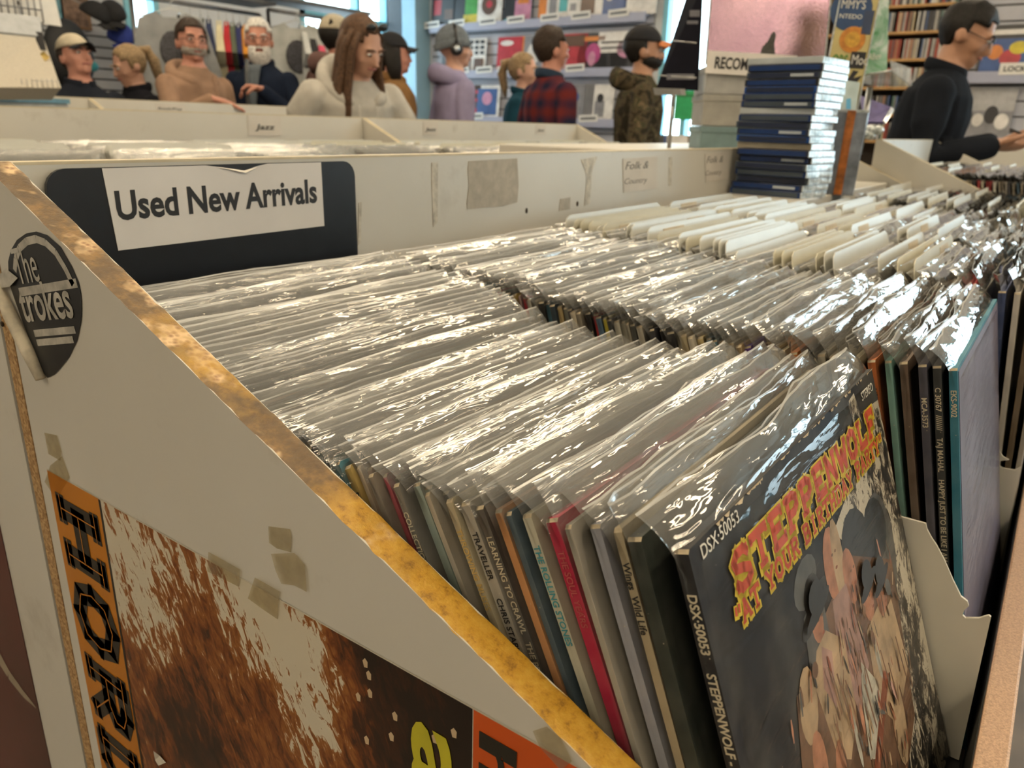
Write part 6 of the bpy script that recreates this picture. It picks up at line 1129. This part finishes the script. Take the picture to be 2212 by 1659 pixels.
for k in range(10): x = p0.x+(p1.x-p0.x)*k/9; mb = MB(); mb.tube([(x,4.6,p0.z),(x,4.6,zt)], 0.004, 6); mb.build('wire', MET, wb)
for z in (p0.z, p0.z+0.06, zt-0.02): mb = MB(); mb.tube([(p0.x,4.6,z),(p1.x,4.6,z)], 0.004, 6); mb.build('wire', MET, wb)
MB().box(p0.x, p1.x, 4.6, 4.9, p0.z-0.03, p0.z-0.01).build('shelf', plain('shelf_grey', (0.2,0.21,0.22), 0.5), wb); mb = MB()
for s in (p0.x+0.03, p1.x-0.03): mb = MB(); mb.tube([(s,4.88,0.0),(s,4.88,p0.z-0.02)], 0.012, 8); mb.build('post', MET, wb)
for k in range(4):
    o = MB().box(-0.05, 0.05, -0.002, 0.002, 0, 0.15).build('white_card', CARDW, None, 'white card in the wire basket, %s from the left' % ordinal(k+1), 'card', 'cards in the wire basket'); o.location = (p0.x+0.06+k*0.105, 4.66+0.02*(k % 2), p0.z); o.rotation_euler = (-0.15, 0, 0.1*k-0.15)
# window poster, dark post by the pillar, small disc bins at the back
a, b = onX(1455, 258, RX-0.03), onX(1508, 196, RX-0.03); gp = empty('window_poster', (RX-0.03, (a.y+b.y)/2, a.z), (0,0,0), 'green poster taped to the window behind the camouflage hoodie', 'poster'); w = abs(a.y-b.y)/2; h = b.z-a.z
MB().box(0, 0.003, -w, w, 0, h).build('sheet', plain('poster_green', (0.03,0.36,0.12), 0.5), gp); MB().box(-0.001, 0.0, -w*0.8, w*0.8, h*0.78, h*0.88).build('print_line', plain('poster_green_dark', (0.02,0.20,0.06), 0.5), gp)
struct(MB().bbox(6.30, 6.42, 5.95, 6.15, 0, CEIL, 0.006), 'trim_2', plain('dark_post', (0.035,0.04,0.05), 0.5))
def disc_bin(px, py, D, n, lab, wdt=0.5):
    p = far(px, py, D); root = empty('disc_bin', (p.x, p.y, 0), (0,0,math.radians(-50)), lab, 'bin'); MB().bbox(-wdt/2, wdt/2, -0.15, 0.15, 0, p.z-0.10, 0.005).build('cabinet', LAM, root); MB().box(-wdt/2, wdt/2, 0.13, 0.15, p.z-0.10, p.z+0.02).build('back_board', LAM, root)
    for k in range(n):
        o = MB().bbox(-0.07, 0.07, -0.005, 0.005, 0, 0.124, 0.001).build('disc_case', cm_(rc.choice([WH,BL,BK,GY,BR,WH])), None, 'disc case, %s from the left in the %s' % (ordinal(k+1), lab.split(' with')[0]), 'disc case', 'disc cases in small bins')
        R_ = Matrix.Rotation(math.radians(-50), 3, 'Z'); q = R_ @ Vector((-wdt/2+0.09+0.16*(k % max(1, int(wdt/0.16))), 0.04-0.07*(k//max(1, int(wdt/0.16))), 0)); o.location = (p.x+q.x, p.y+q.y, p.z-0.099); o.rotation_euler = (-0.2, 0, math.radians(-50))
disc_bin(1470, 300, 5.1, 5, 'white disc bin with a few cases right of the camouflage hoodie', 0.55)
cbn = empty('disc_bin', (0,0,0), (0,0,0), 'low white disc bin at the right edge beyond the blazer', 'bin'); q = far(2140, 345, 4.35)
MB().bbox(q.x-0.05, q.x+0.9, q.y-0.62, q.y+0.10, 0, q.z-0.05, 0.006).build('cabinet', LAM, cbn); MB().box(q.x-0.07, q.x-0.05, q.y-0.62, q.y+0.10, q.z-0.25, q.z+0.06).build('front_board', LAM, cbn)
for k in range(7):
    r_ = rc.uniform(0.0, 0.5); o = MB().box(-0.001, 0.001, -0.06, 0.06, 0, 0.13).build('divider_card', CARDW, None, 'white index card in the right-edge disc bin, %s from the front' % ordinal(k+1), 'card', 'index cards in the right-edge bin'); o.location = (q.x+0.04+k*0.10, q.y-0.05-0.10*(k % 3), q.z-0.045); o.rotation_euler = (0, 0.12, 0)
